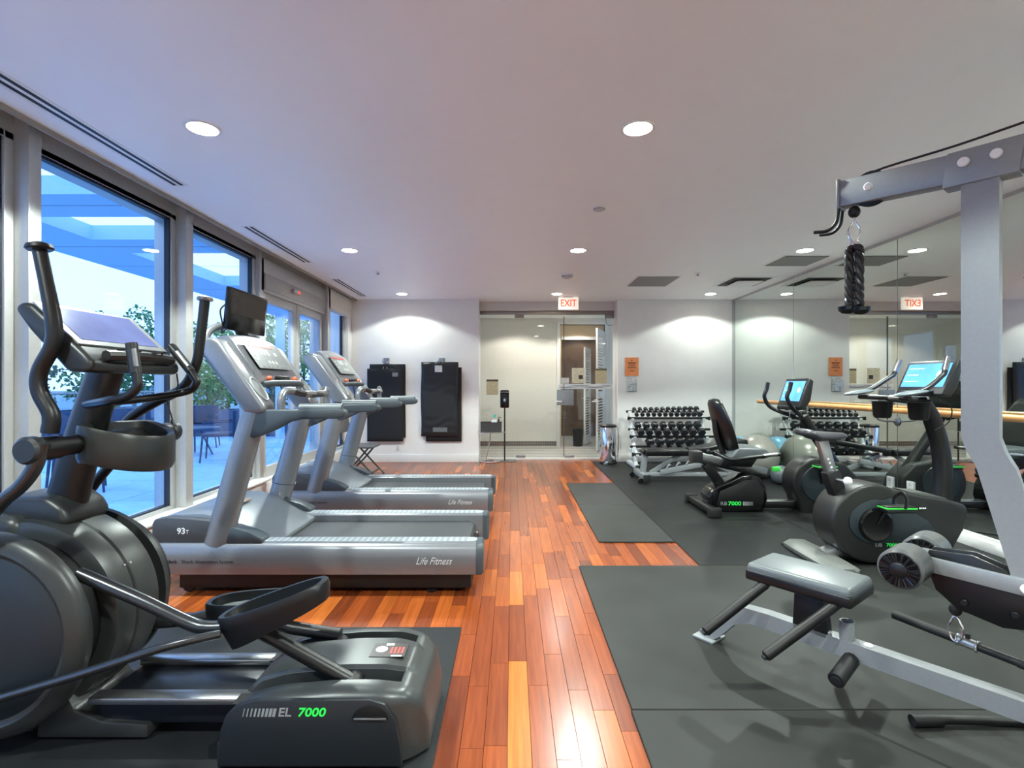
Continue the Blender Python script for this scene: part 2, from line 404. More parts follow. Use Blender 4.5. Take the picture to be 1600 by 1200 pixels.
wc = ['beside the wood aisle', 'along the mirror']; wr = ['under the upright bike', 'under the recumbent bike', 'under the dumbbell rack and balls']
for i, c in enumerate(cols):
    for j, r in enumerate(rows):
        G().box(c[0], c[1], r[0], r[1], 0, .008, .002, 1).solo('tread_rubber_mat', m_tread, 'black lozenge-tread rubber floor mat '+wc[i]+' '+wr[j], 'floor mat', 'tread rubber floor mats')
for (x0, x1, y0, y1, w) in ((.47, 2.625, 2.045, 3.675, 'under the bench seat of the cable machine'), (2.63, 3.62, 2.045, 3.675, 'against the mirror beside the cable machine'),
                            (.465, 2.625, .4, 2.04, 'bordering the aisle in front of the cable machine seat'), (2.63, 3.62, .4, 2.04, 'under the outer frame of the cable machine')):
    G().box(x0, x1, y0, y1, 0, .011, .003, 1).solo('smooth_rubber_mat', m_smooth, 'large smooth dark grey rubber mat '+w, 'floor mat', 'smooth rubber floor mats')
for (y0, y1, w) in ((4.235, 5.545, 'nearer the cable machine'), (5.55, 6.77, 'nearer the glass entrance')):
    G().box(.706, 1.322, y0, y1, 0, .013, .003, 1).solo('grey_rubber_mat', m_grey, 'small grey rubber mat on the wood aisle '+w, 'floor mat', 'two small grey mats on the aisle')
G().box(-2.4, -.265, .9, 2.745, 0, .009, .003, 1).solo('elliptical_floor_mat', mat_rubber('elliptical_rubber_mat', (34, 36, 38), False), 'black rubber mat under the elliptical trainer', 'floor mat')

# ------------------------------------------------------------------ left window wall
pane_m = glass('blue_tinted_window_glass', (.77, .86, 1.0))
door_glass = glass('clear_entrance_glass', (.965, .98, .97))
S(G().box(XL-.2, XL+.1, YF, YB, 0, .26, .006).box(XL-.2, XL+.16, YF, 5.62, .26, .285, .008), 'wall_left', trim_m)
S(G().box(XL-.16, XL+.02, YF, YB, 2.62, HC+.06), 'trim_5', alu)
def window(n, y0, y1, z0, z1, pane=pane_m):
    w = struct('window_%d' % n, (XL, y0, z0)); d = .055
    G().box(XL-.05, XL+.02, y0, y0+d, z0, z1, .004).box(XL-.05, XL+.02, y1-d, y1, z0, z1, .004).box(XL-.05, XL+.02, y0+d, y1-d, z0, z0+.03, .004).box(XL-.05, XL+.02, y0+d, y1-d, z1-.04, z1, .004).build('window_frame', alu, w)
    g = .012
    G().box(XL-.035, XL+.005, y0+d, y0+d+g, z0+.03, z1-.04).box(XL-.035, XL+.005, y1-d-g, y1-d, z0+.03, z1-.04).box(XL-.035, XL+.005, y0+d, y1-d, z0+.03, z0+.03+g).box(XL-.035, XL+.005, y0+d, y1-d, z1-.04-g, z1-.04).build('gasket', alu_dark, w)
    G().box(XL-.022, XL-.012, y0+d+g*.5, y1-d-g*.5, z0+.035, z1-.045).build('pane', pane, w)
def mullion(n, y0, y1, dep=.1):
    S(G().box(XL-.16, XL+dep, y0, y1, .26, HC+.05, .005), 'trim_%d' % n, alu)
window(1, YF+.05, 1.58, .285, 2.66); mullion(11, 1.58, 1.66)
window(2, 1.66, 2.86, .285, 2.66); mullion(12, 2.86, 2.94)
window(3, 2.94, 4.24, .285, 2.66); mullion(13, 4.24, 4.34)
window(4, 4.34, 5.56, .285, 2.66); mullion(14, 5.56, 5.66, .06)
window(5, 7.62, 8.5, .285, 2.66); mullion(15, 7.5, 7.62)
S(G().box(XL-.16, XL+.08, 8.5, YB, 0, HC+.05, .004), 'trim_16', trim_m)
# hanging blind box over the far window and the rail over the doors
S(G().box(XL-.02, XL+.1, 7.55, 8.62, 2.4, 2.7, .008), 'trim_17', mat('blind_fabric', (206, 200, 190), .7))
S(G().box(XL-.1, XL+.06, 5.6, 7.56, 2.3, 2.66, .006), 'trim_18', alu)
S(G().box(XL+.06, XL+.075, 5.66, 7.5, 2.33, 2.5, .003), 'trim_19', mat('door_rail_cover', (168, 166, 162), .4, .3))
def slide_door(n, y0, y1):
    d = struct('door_%d' % n, (XL, y0, 0)); st = .085
    G().box(XL-.04, XL+.03, y0, y0+st, .03, 2.3, .004).box(XL-.04, XL+.03, y1-st, y1, .03, 2.3, .004).box(XL-.04, XL+.03, y0+st, y1-st, 2.2, 2.3, .004).box(XL-.04, XL+.03, y0+st, y1-st, .03, .38, .004).build('door_frame', alu, d)
    G().box(XL-.012, XL-.002, y0+st-.005, y1-st+.005, .375, 2.205).build('pane', pane_m, d)
    return d
slide_door(1, 5.68, 6.58); dd = slide_door(2, 6.6, 7.48)
G().tube([(XL+.03, 6.66, .95), (XL+.07, 6.66, .96), (XL+.07, 6.66, 1.3), (XL+.03, 6.66, 1.31)], .012, 8, 1).build('door_handle', steel, dd)
t = thing('motion_sensor', 'small grey motion sensor with red light above the terrace doors', 'sensor', (XL+.09, 6.4, 2.42))
G().box(XL+.075, XL+.12, 6.32, 6.5, 2.4, 2.45, .01).build('housing', alu, t); G().box(XL+.1, XL+.124, 6.43, 6.48, 2.405, 2.445, .006).build('red_light', mat('sensor_red', (220, 60, 30), .4, emit=(230, 60, 30), es=.8), t)

# slot diffusers in the ceiling
for (y0, y1, w) in ((1.2, 3.74, 'above the elliptical'), (4.68, 6.07, 'above the first treadmill monitor'), (7.0, 8.38, 'nearest the hanging exercise mats')):
    t = thing('slot_diffuser', 'long narrow twin-slot ceiling air diffuser along the windows '+w, 'air vent', (-2.38, (y0+y1)/2, HC), 'slot diffusers along the window wall')
    G().box(-2.44, -2.32, y0, y1, HC-.003, HC+.002).build('frame', ring_m, t)
    for xx in (-2.415, -2.365): G().box(xx, xx+.024, y0+.02, y1-.02, HC-.0042, HC-.003).build('slot', black_m, t)

# ------------------------------------------------------------------ ceiling fittings
grille_m = mat('grey_grille', (150, 148, 146), .5, .2)
def grille(label, x0, x1, y0, y1, n):
    t = thing('ceiling_grille', label, 'air vent', ((x0+x1)/2, (y0+y1)/2, HC))
    G().box(x0-.03, x1+.03, y0-.03, y1+.03, HC-.004, HC).build('frame', ring_m, t)
    G().box(x0, x1, y0, y1, HC-.006, HC-.004).build('backing', mat('grille_dark', (70, 70, 70), .7), t)
    for k in range(n):
        y = y0+(k+.5)*(y1-y0)/n
        G().box(x0, x1, y-.3*(y1-y0)/n, y+.25*(y1-y0)/n, HC-.011, HC-.005).build('slat', grille_m, t)
grille('grey slatted ceiling grille between the exit sign and the mirror wall', 1.66, 2.2, 6.85, 7.5, 16)
grille('grey slatted ceiling grille beside the mirror, over the upright bike', 3.02, 3.5, 5.75, 6.22, 12)
t = thing('ceiling_diffuser', 'square white ceiling diffuser with a dropped centre plate near the mirror', 'air vent', (3.2, 7.2, HC))
G().box(2.9, 3.5, 6.87, 7.53, HC-.005, HC).build('frame', ring_m, t)
G().box(2.94, 3.46, 6.91, 7.49, HC-.007, HC-.005).build('throat', mat('vent_throat', (60, 60, 60), .7), t)
G().box(3.03, 3.38, 7.0, 7.4, HC-.035, HC-.026, .004).build('centre_plate', ring_m, t)
def detector(label, x, y, r, h):
    t = thing('smoke_detector', label, 'smoke detector', (x, y, HC))
    G().lathe([(r, 0), (r, -h*.45), (r*.92, -h*.55)], (x, y, HC), (0, 0, 1), 24).build('base', ring_m, t)
    G().lathe([(r*.9, -h*.5), (r*.86, -h*.8), (r*.6, -h), (0, -h)], (x, y, HC), (0, 0, 1), 24).build('cap', mat('detector_cap', (200, 198, 196), .5), t)
    G().lathe([(r*.94, -h*.52), (r*.94, -h*.6)], (x, y, HC), (0, 0, 1), 24).build('vent_band', mat('grille_dark', (70, 70, 70), .7), t)
detector('white dome smoke detector on the ceiling over the aisle', .70, 4.19, .05, .03)
detector('white deep smoke detector on the ceiling before the exit sign', .71, 6.72, .075, .05)
for (x, y, w) in ((-1.69, 6.58, 'above the second treadmill'), (2.37, 6.66, 'beside the grey grille')):
    t = thing('sprinkler_head', 'tiny white ceiling sprinkler head '+w, 'sprinkler', (x, y, HC), 'ceiling sprinkler heads')
    G().lathe([(.04, 0), (.04, -.006), (.02, -.012)], (x, y, HC), (0, 0, 1), 18).build('escutcheon', ring_m, t)
    G().lathe([(.012, -.01), (.012, -.03), (.022, -.032), (.022, -.036), (0, -.036)], (x, y, HC), (0, 0, 1), 14).build('deflector', steel, t)
# exit sign
t = thing('exit_sign', 'white illuminated exit sign with orange letters hung from the ceiling', 'sign', (.912, 8.45, HC))
G().box(.75, 1.074, 8.425, 8.475, 2.505, 2.70, .006).build('housing', mat('exit_face', (250, 244, 232), .5, emit=(255, 240, 225), es=.3), t)
G().box(.83, .99, 8.41, 8.49, 2.698, HC, .004).build('canopy', ring_m, t)
text('lettering', 'EXIT', .155, (.912, 8.4235, 2.602), FRONT, mat('exit_letters', (214, 70, 28), .5, emit=(235, 80, 30), es=.4), t, sx=.82, bold=.002)

# ------------------------------------------------------------------ glass entrance
fit = mat('entrance_rail_metal', (150, 142, 134), .35, .7)
ENT = thing('glass_entrance', 'frameless glass entrance screen with swing door at the end of the aisle', 'glass door', ((OX0+OX1)/2, YG, 0))
xa, xb, xc = X(805, YG), X(881, YG), X(957, YG)
G().box(OX0+.002, OX1-.002, YG-.035, YG+.035, 2.5, 2.56, .004).build('top_rail', fit, ENT)
for a, b in ((OX0+.01, xa-.004), (xa+.004, xb-.004), (xb+.004, OX1-.01)):
    G().box(a, b, YG-.006, YG+.006, .03, 2.5).build('glass_panel', door_glass, ENT)
for px in (812, 953): G().box(X(px, YG)-.085, X(px, YG)+.075, YG-.022, YG+.022, 2.44, 2.5, .004).build('patch_fitting', fit, ENT)
for px in (814, 890): G().box(X(px, YG)-.085, X(px, YG)+.075, YG-.022, YG+.022, .03, .075, .004).build('patch_fitting', steel, ENT)
G().box(xb-.006, xb+.006, YG-.01, YG+.01, .05, 2.47).build('edge_seal', mat('edge_seal', (70, 68, 66), .5), ENT)
G().box(X(870, YG), X(896, YG), YG-.018, YG-.008, Z(633, YG), Z(609, YG), .002).build('lock_plate', mat('lock_plate', (150, 156, 160), .4, .3), ENT)
for px, s in ((877, -1), (926, 1)):
    hx = X(px, YG); G().tube([(hx, YG-.01, 1.0), (hx, YG-.06, 1.0), (hx+s*.1, YG-.06, 1.0)], .011, 8, 1).build('lever_handle', ring_m, ENT)
G().box(X(872, YG), OX1-.02, YG-.009, YG-.006, Z(608, YG), Z(600, YG)).build('frosted_band', mat('frosted_film', (225, 226, 224), .7), ENT)
bn = G()
for k in range(2):
    bn.tube([(X(876+q*6, YG), YG-.0105, Z(604+1.8*math.sin(q*.8+k*1.5), YG)) for q in range(14)], .004, 6, 3)
bn.build('wave_line', mat('wave_line', (120, 124, 126), .6), ENT)
S(G().box(OX0, OX1, YG-.05, YG+.06, -.01, .028, .004), 'trim_20', mat('threshold_metal', (214, 212, 206), .4, .3))
cable = G().tube([(X(946, YG), YG-.03, 2.5), (X(947, YG), YG-.03, 2.35), (X(952, YG), YG-.03, 2.31), (X(958, YG), YG-.03, 2.33)], .004, 6, 4)
cable.build('door_cable', black, ENT)
def notice(name, label, px0, px1, py0, py1, Yp, m, cat='notice', header=None, th=.003):
    g = G().box(X(px0, Yp), X(px1, Yp), Yp-th, Yp, Z(py1, Yp), Z(py0, Yp), .0005, 1)
    if header is None: return g.solo(name, m, label, cat)
    t = thing(name, label, cat, (X((px0+px1)/2, Yp), Yp, Z(py1, Yp)))
    g.build('sheet', m, t); G().box(X(px0, Yp), X(px1, Yp), Yp-th-.001, Yp-th, Z(py0+3, Yp), Z(py0, Yp)).build('header_band', header, t); return t
hb = mat('notice_header', (96, 88, 62), .6)
pn = print_mat('cream_notice_print', (214, 206, 172), (170, 162, 130), 40, 22, .8)
notice('paper_notice', 'cream paper notice with brown header on the fixed glass beside the sanitizer stand', 760, 778.5, 593, 617, YG-.007, pn, header=hb)
pn2 = print_mat('cream_notice_dark_print', (216, 208, 178), (160, 150, 126), 30, 24, .85)
notice('paper_notice', 'cream paper notice with a small dark picture on the glass by the door edge', 893.5, 913.5, 575, 599, YG-.007, pn2, header=None)
G().box(X(904, YG), X(910.5, YG), YG-.0125, YG-.0105, Z(592, YG), Z(586, YG)).solo('notice_picture', mat('notice_picture', (66, 60, 56), .6), 'small dark picture on the cream notice by the door edge', 'picture')
notice('paper_notice', 'tan paper notice with brown header on the glass near the bin', 930, 948, 576, 599, YG-.007, print_mat('tan_notice_print', (200, 188, 150), (160, 146, 108), 30, 22, .8), header=hb)
notice('paper_notice', 'small white paper notice low on the glass by the door seal', 875.5, 889, 590.5, 599.5, YG-.011, print_mat('white_notice_print', (226, 224, 216), (150, 148, 140), 30, 20))

# ------------------------------------------------------------------ corridor behind the glass
YH = 10.75
hall_tile = mat('corridor_stone', (186, 184, 178), .4, var=.08, scale=5)
CF = S(G().box(-2.0, 5.0, 9.07, 14.5, -.06, -.004), 'floor_corridor', mat('corridor_grout', (120, 117, 112), .8))
y = 9.08; k = 0
while y < 10.7:
    G().box(-2.0, 5.0, y, y+.19, -.01, .002, .002, 1).build('floor_strip', [hall_tile, mat('corridor_stone_dark', (160, 157, 152), .4, var=.08)][k % 2], CF); y += .2; k += 1
G().box(-2.0, 5.0, 10.7, 14.4, -.01, .001).build('floor_strip', mat('corridor_stone_dark', (160, 157, 152), .4), CF)
S(G().box(-2.0, 5.0, 9.1, 14.5, 2.66, 2.78), 'ceiling_corridor', ceil_m)
hw = mat('corridor_wall', (222, 220, 212), .5, var=.02)
dx0, dx1 = X(875, YH), X(945, YH); dh = Z(507, YH)
S(G().box(-2.0, dx0, YH, YH+.12, 0, 2.7).box(dx1, 5.0, YH, YH+.12, 0, 2.7).box(dx0, dx1, YH, YH+.12, dh, 2.7), 'wall_corridor', hw)
S(G().box(-2.1, -1.98, 9.1, 14, 0, 2.7), 'wall_corridor_left', hw); S(G().box(4.98, 5.1, 9.1, 14, 0, 2.7), 'wall_corridor_right', hw)
S(G().box(dx0-.07, dx0, YH-.02, YH+.13, 0, dh+.06, .004).box(dx1, dx1+.07, YH-.02, YH+.13, 0, dh+.06, .004).box(dx0, dx1, YH-.02, YH+.13, dh, dh+.06, .004), 'trim_21', trim_m)
BB = S(G().box(-2.0, dx0-.072, YH-.012, YH, .03, .13), 'baseboard_corridor', mat('mosaic_grout', (170, 166, 160), .8))
mt = mat('mosaic_tile', (104, 98, 96), .4, var=.15, scale=12)
me = G().box(-.022, .022, -.004, 0, -.022, .022, .002, 1).mesh('mosaic_tile', mt)
for r in range(2):
    for k in range(60):
        xx = dx0-.1-k*.049
        if xx < -.95: break
        o = bpy.data.objects.new('mosaic_tile', me); COL.objects.link(o); o.parent = BB; o.location = (xx, YH-.012, .056+r*.049)
# room beyond
S(G().box(.4, 3.6, 13.2, 13.3, 0, 2.7), 'wall_changing_room', mat('brown_tile', (96, 76, 62), .3, var=.12, scale=4))
S(G().box(.4, X(877, 11.9), 11.9, 12.0, 0, 2.7).box(X(877, 11.9), 3.6, 11.9, 12.0, Z(530, 11.9), 2.7), 'wall_changing_room_front', mat('beige_wall', (214, 190, 156), .6, var=.02))
S(G().box(X(877, 11.9), 2.2, 11.88, 11.9, Z(531, 11.9), Z(526, 11.9)), 'trim_22', trim_m)
def louvre(name, label, hinge, ang, w, h):
    t = thing(name, label, 'door', hinge); t.rotation_euler = (0, 0, ang); st = .07
    G().box(0, st, -.018, .018, .02, h).box(w-st, w, -.018, .018, .02, h).box(st, w-st, -.018, .018, .02, .2).box(st, w-st, -.018, .018, h-.12, h).box(st, w-st, -.018, .018, 1.02, 1.16).build('door_frame', trim_m, t, local=True)
    for z0, z1 in ((.22, 1.0), (1.18, h-.14)):
        n = int((z1-z0)/.055)
        for k in range(n):
            z = z0+(k+.5)*(z1-z0)/n
            G().box(st, w-st, -.024, .024, -.004, .004).xform(Matrix.Translation((0, 0, z)) @ Matrix.Rotation(math.radians(40), 4, 'X')).build('louvre_slat', trim_m, t, local=True)
    for z in (.3, 1.1, 2.0): G().cyl((-.012, 0, z-.05), (-.012, 0, z+.05), .012, 10).build('hinge', steel, t, local=True)
    G().tube([(w-.05, -.02, 1.0), (w-.05, -.06, 1.0), (w-.16, -.06, 1.0)], .01, 8, 1).build('lever_handle', steel, t, local=True)
    return t
louvre('louvre_door', 'white louvred door standing open towards the glass entrance', (dx1-.02, YH-.02, 0), math.radians(250), .78, 2.38)
louvre('louvre_door', 'white louvred door behind the brown-tiled doorway, farther from the glass', (X(922, 11.8), 11.8, 0), math.radians(252), .72, 2.1)
t = thing('waste_basket', 'black waste basket on the corridor floor behind the louvred doors', 'waste bin', (X(903, 11.0), 11.0, 0))
G().lathe([(.1, .0), (.12, .34), (.125, .35), (.115, .35), (.095, .02), (0, .02)], t.location, (0, 0, 1), 24).build('body', black, t); G().torus(Vector(t.location)+Vector((0, 0, .35)), (0, 0, 1), .12, .008).build('rim', black, t)
# corridor lamps
for (x, y, w) in ((.1, 9.95, 'above the corridor floor before the white wall'), (1.3, 9.95, 'above the open louvred door'), (1.5, 11.4, 'above the waste basket'), (1.7, 12.6, 'in the brown-tiled room')):
    t = thing('corridor_downlight', 'recessed downlight '+w+' behind the entrance glass', 'downlight', (x, y, 2.66), 'corridor downlights')
    G().lathe([(0, 0), (.07, 0), (.07, .004)], (x, y, 2.653), (0, 0, 1), 24).build('lens', lamp_glow, t)
    G().lathe([(.07, -.001), (.085, 0), (.085, .006)], (x, y, 2.654), (0, 0, 1), 24).build('trim_ring', ring_m, t)
    ld = bpy.data.lights.new('corridor_beam', 'SPOT'); ld.energy = 42 if y < 11 else 28; ld.spot_size = math.radians(140); ld.spot_blend = .3; ld.shadow_soft_size = .05; ld.color = (1, .94, .84)
    lo = bpy.data.objects.new('corridor_beam', ld); COL.objects.link(lo); lo.location = (0, 0, -.02); lo.parent = t
# ------------------------------------------------------------------ terrace outside the windows; blue of the sky light put into its materials
TZ = .06
paver_m = mat('sky_tinted_paver', (160, 210, 240), .6, var=.08, scale=6)  # paver colour blued and brightened to carry the sky light
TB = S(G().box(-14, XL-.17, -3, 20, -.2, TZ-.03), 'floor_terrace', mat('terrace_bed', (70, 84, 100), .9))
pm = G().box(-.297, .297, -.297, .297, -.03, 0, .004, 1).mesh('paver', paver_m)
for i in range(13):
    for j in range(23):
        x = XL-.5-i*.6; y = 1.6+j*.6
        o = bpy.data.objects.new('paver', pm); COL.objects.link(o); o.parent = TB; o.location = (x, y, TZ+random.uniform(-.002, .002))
# canopy with square openings
can = mat('canopy_sky_tint', (170, 214, 242), .55, var=.02)  # white soffit; the blue sky light on it is put into the colour
cz0, cz1 = 2.9, 3.06; xo = -4.67; xe = -5.52
opens = [(.2, 2.0), (2.6, 4.42), (5.02, 5.8), (6.4, 8.46), (9.1, 10.9)]
CAN = thing('terrace_canopy', 'flat white terrace canopy tinted sky-light blue with open skylight bays outside the windows', 'canopy', (-4.2, 5, cz0))
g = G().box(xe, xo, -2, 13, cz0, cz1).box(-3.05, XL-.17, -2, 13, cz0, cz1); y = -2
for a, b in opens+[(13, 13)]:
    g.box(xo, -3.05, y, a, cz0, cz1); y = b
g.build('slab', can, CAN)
for yy in (.9, 2.3, 4.7, 6.1, 7.1, 8.8, 9.9): G().box(xe+.01, XL-.2, yy-.004, yy+.004, cz0-.002, cz0).build('seam', mat('canopy_seam', (60, 100, 150), .6), CAN)
for yy in (-1.5, 11.9):
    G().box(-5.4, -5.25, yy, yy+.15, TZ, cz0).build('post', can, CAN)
# end wall of the terrace and the planter parapet
S(G().box(-4.6, XL-.16, 13.0, 13.2, 0, 1.9), 'wall_terrace_end', mat('terrace_wall', (190, 205, 222), .6, var=.03))
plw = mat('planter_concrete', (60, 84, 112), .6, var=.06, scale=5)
leaf_ms = [mat('leaf_green', (52, 120, 70), .5, var=.35, scale=9), mat('leaf_dark', (30, 84, 66), .5, var=.35, scale=9), mat('leaf_olive', (98, 140, 72), .5, var=.3, scale=9)]
def foliage(c, r, n, ls):
    g = G(); c = Vector(c); g.f = []; 
    for k in range(n):
        d = Vector((random.gauss(0, 1), random.gauss(0, 1), random.gauss(0, 1))).normalized()
        p = c+Vector((d.x*r[0], d.y*r[1], d.z*r[2]))*(random.random()**.35)*(1+.18*math.sin(d.x*5+d.z*7+d.y*4))
        a = Vector((random.gauss(0, 1), random.gauss(0, 1), random.gauss(0, 1))).normalized(); b = a.orthogonal().normalized(); s = ls*random.uniform(.6, 1.3)
        o = len(g.v); g.v += [p-a*s, p+b*s*.45, p+a*s, p-b*s*.45]; g.f.append([o, o+1, o+2, o+3])
    return g
def tree(label, base, h, r, n, k, ls=.07, group=None):
    b = Vector(base); t = thing('terrace_tree', label, 'tree', b, group)
    G().tube([b, b+Vector((.05, .03, h*.4)), b+Vector((0, .05, h*.75))], [.06, .045, .02], 8, 4).build('trunk', mat('bark', (84, 78, 70), .8, var=.2), t)
    foliage(b+Vector((0, 0, h-r[2])), r, n, ls).build('crown', leaf_ms[k], t, flat=True)
    g = G()
    for q in range(6):
        a = q*1.05; g.tube([b+Vector((0, .03, h*.45)), b+Vector((math.cos(a)*r[0]*.6, math.sin(a)*r[1]*.6, h*.75))], [.02, .008], 6, 2)
    g.build('branches', mat('bark', (84, 78, 70), .8), t); return t
def shrub(label, base, r, n, k, ls=.06):
    b = Vector(base); t = thing('planter_shrub', label, 'shrub', b, 'shrubs along the terrace planters')
    foliage(b+Vector((0, 0, r[2]*.8)), r, n, ls).build('foliage', leaf_ms[k], t, flat=True)
    g = G()
    for q in range(5):
        a = q*1.26; g.tube([b, b+Vector((math.cos(a)*r[0]*.4, math.sin(a)*r[1]*.4, r[2]))], [.015, .006], 5, 2)
    g.build('stems', mat('bark', (84, 78, 70), .8), t)
def planter(label, x0, x1, y0, y1, h):
    t = thing('terrace_planter', label, 'planter', ((x0+x1)/2, (y0+y1)/2, TZ))
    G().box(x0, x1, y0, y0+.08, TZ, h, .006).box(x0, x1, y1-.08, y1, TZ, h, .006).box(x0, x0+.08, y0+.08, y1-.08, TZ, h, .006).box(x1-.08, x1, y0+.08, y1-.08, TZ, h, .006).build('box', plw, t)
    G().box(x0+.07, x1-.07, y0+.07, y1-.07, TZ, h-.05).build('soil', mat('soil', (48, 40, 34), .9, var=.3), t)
planter('long dark concrete planter along the terrace edge', -9.6, -8.9, 2, 16, .75)
planter('low concrete planter across the far end of the terrace', -8.4, -5.2, 12.4, 13.0, .7)
rail = thing('terrace_railing', 'pale metal railing with glass infill along the terrace edge', 'railing', (-8.7, 9, TZ))
G().tube([(-8.7, 2, 1.12), (-8.7, 16, 1.12)], .022, 8, 1).build('handrail', silver_l, rail)
for k in range(9): G().box(-8.72, -8.68, 2.1+k*1.7, 2.15+k*1.7, TZ, 1.12).build('post', silver_l, rail)
for k in range(8): G().box(-8.705, -8.695, 2.2+k*1.7, 3.7+k*1.7, .2, 1.05).build('infill_pane', glass('railing_glass', (.8, .9, .97)) if 'railing_glass' not in MATS else MATS['railing_glass'], rail)
for q, (x, y, r, n, k, w) in enumerate(((-9.25, 4.6, (.32, 1.0, .5), 900, 1, 'low rounded dark shrub in the long planter, first along the railing'), (-9.25, 6.9, (.32, 1.0, .7), 1000, 0, 'mid green shrub in the long planter beside the low dark one'),
        (-9.25, 9.4, (.32, 1.1, .8), 1100, 1, 'dark dense shrub in the long planter by the slim tree'), (-9.25, 11.7, (.32, 1.0, .9), 1200, 0, 'tall green shrub at the far corner of the long planter'),
        (-7.3, 12.7, (.85, .3, .7), 1300, 2, 'wide olive shrub in the low far planter'), (-5.75, 12.7, (.4, .25, .5), 500, 1, 'small dark shrub at the end of the low far planter'))):
    shrub(w, (x, y, .7), r, n, k)
tree('slim bright green terrace tree rising above the elliptical console', (-10.4, 14.3, 0), 3.3, (.95, 1.3, 1.2), 2600, 0)
tree('spreading olive tree behind the far planter, seen through the terrace doors', (-10.6, 19.4, 0), 3.7, (1.9, 2.0, 1.5), 3200, 2, .09)
tree('dark green tree beyond the railing, left of the slim tree', (-15.5, 11, -.5), 2.9, (1.6, 1.8, 1.0), 1800, 1, .09)
tree('olive tree standing at the terrace end wall', (-7.0, 17.4, 0), 4.4, (1.6, 1.5, 1.5), 3000, 2, .08)
hill = G()
for k in range(26):
    a = k/25; hill.v += [Vector((-160+a*150, 60+a*90, -6)), Vector((-160+a*150, 60+a*90, 3+2.2*math.sin(a*9)+1.3*math.sin(a*23)))]
for k in range(25): hill.f.append([2*k, 2*k+2, 2*k+3, 2*k+1])
o = len(hill.v); hill.v += [v+Vector((-30, 30, -4)) for v in hill.v[:o]]
for k in range(25): hill.f += [[o+2*k, o+2*k+1, o+2*k+3, o+2*k+2], [2*k+1, 2*k+3, o+2*k+3, o+2*k+1]]
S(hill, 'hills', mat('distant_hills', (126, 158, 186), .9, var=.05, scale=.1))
S(G().box(-170, XL-.2, -40, 170, -1.2, -.6), 'ground', mat('distant_ground', (110, 140, 150), .9, var=.1, scale=.2))
# terrace chairs
def tchair(label, x, y, rz):
    t = thing('terrace_chair', label, 'chair', (x, y, TZ), 'terrace chairs'); t.rotation_euler = (0, 0, rz); m = mat('dark_blue_wicker', (36, 58, 92), .6, var=.15)
    G().box(-.24, .24, -.24, .24, .4, .45, .015).build('seat', m, t, local=True)
    G().box(-.24, .24, .2, .25, .45, .82, .02).build('backrest', m, t, local=True)
    for sx in (-1, 1):
        G().tube([(sx*.23, -.22, .62), (sx*.25, .22, .64)], .016, 8, 1).build('armrest', m, t, local=True)
        for sy in (-1, 1): G().tube([(sx*.22, sy*.22, .41), (sx*.26, sy*.25, 0)], [.016, .012], 8, 1).build('leg', m, t, local=True)
tchair('dark blue terrace chair standing on the pavers by the railing', -6.1, 10.3, .4)
tchair('dark blue terrace chair nearer the sliding doors', -4.75, 8.5, -1.2)
tchair('dark blue terrace chair seen behind the elliptical mast', -5.0, 6.0, 2.2)
t = thing('terrace_table', 'low round blue terrace table beside the chairs', 'table', (-5.6, 9.2, TZ))
G().lathe([(.4, .44), (.41, .45), (.41, .47), (.4, .48), (0, .48)], t.location, (0, 0, 1), 32).build('top', plw, t)
for k in range(3): a = k*2.1; G().tube([Vector(t.location)+Vector((math.cos(a)*.1, math.sin(a)*.1, .44)), Vector(t.location)+Vector((math.cos(a)*.32, math.sin(a)*.32, 0))], .015, 8, 1).build('leg', plw, t)
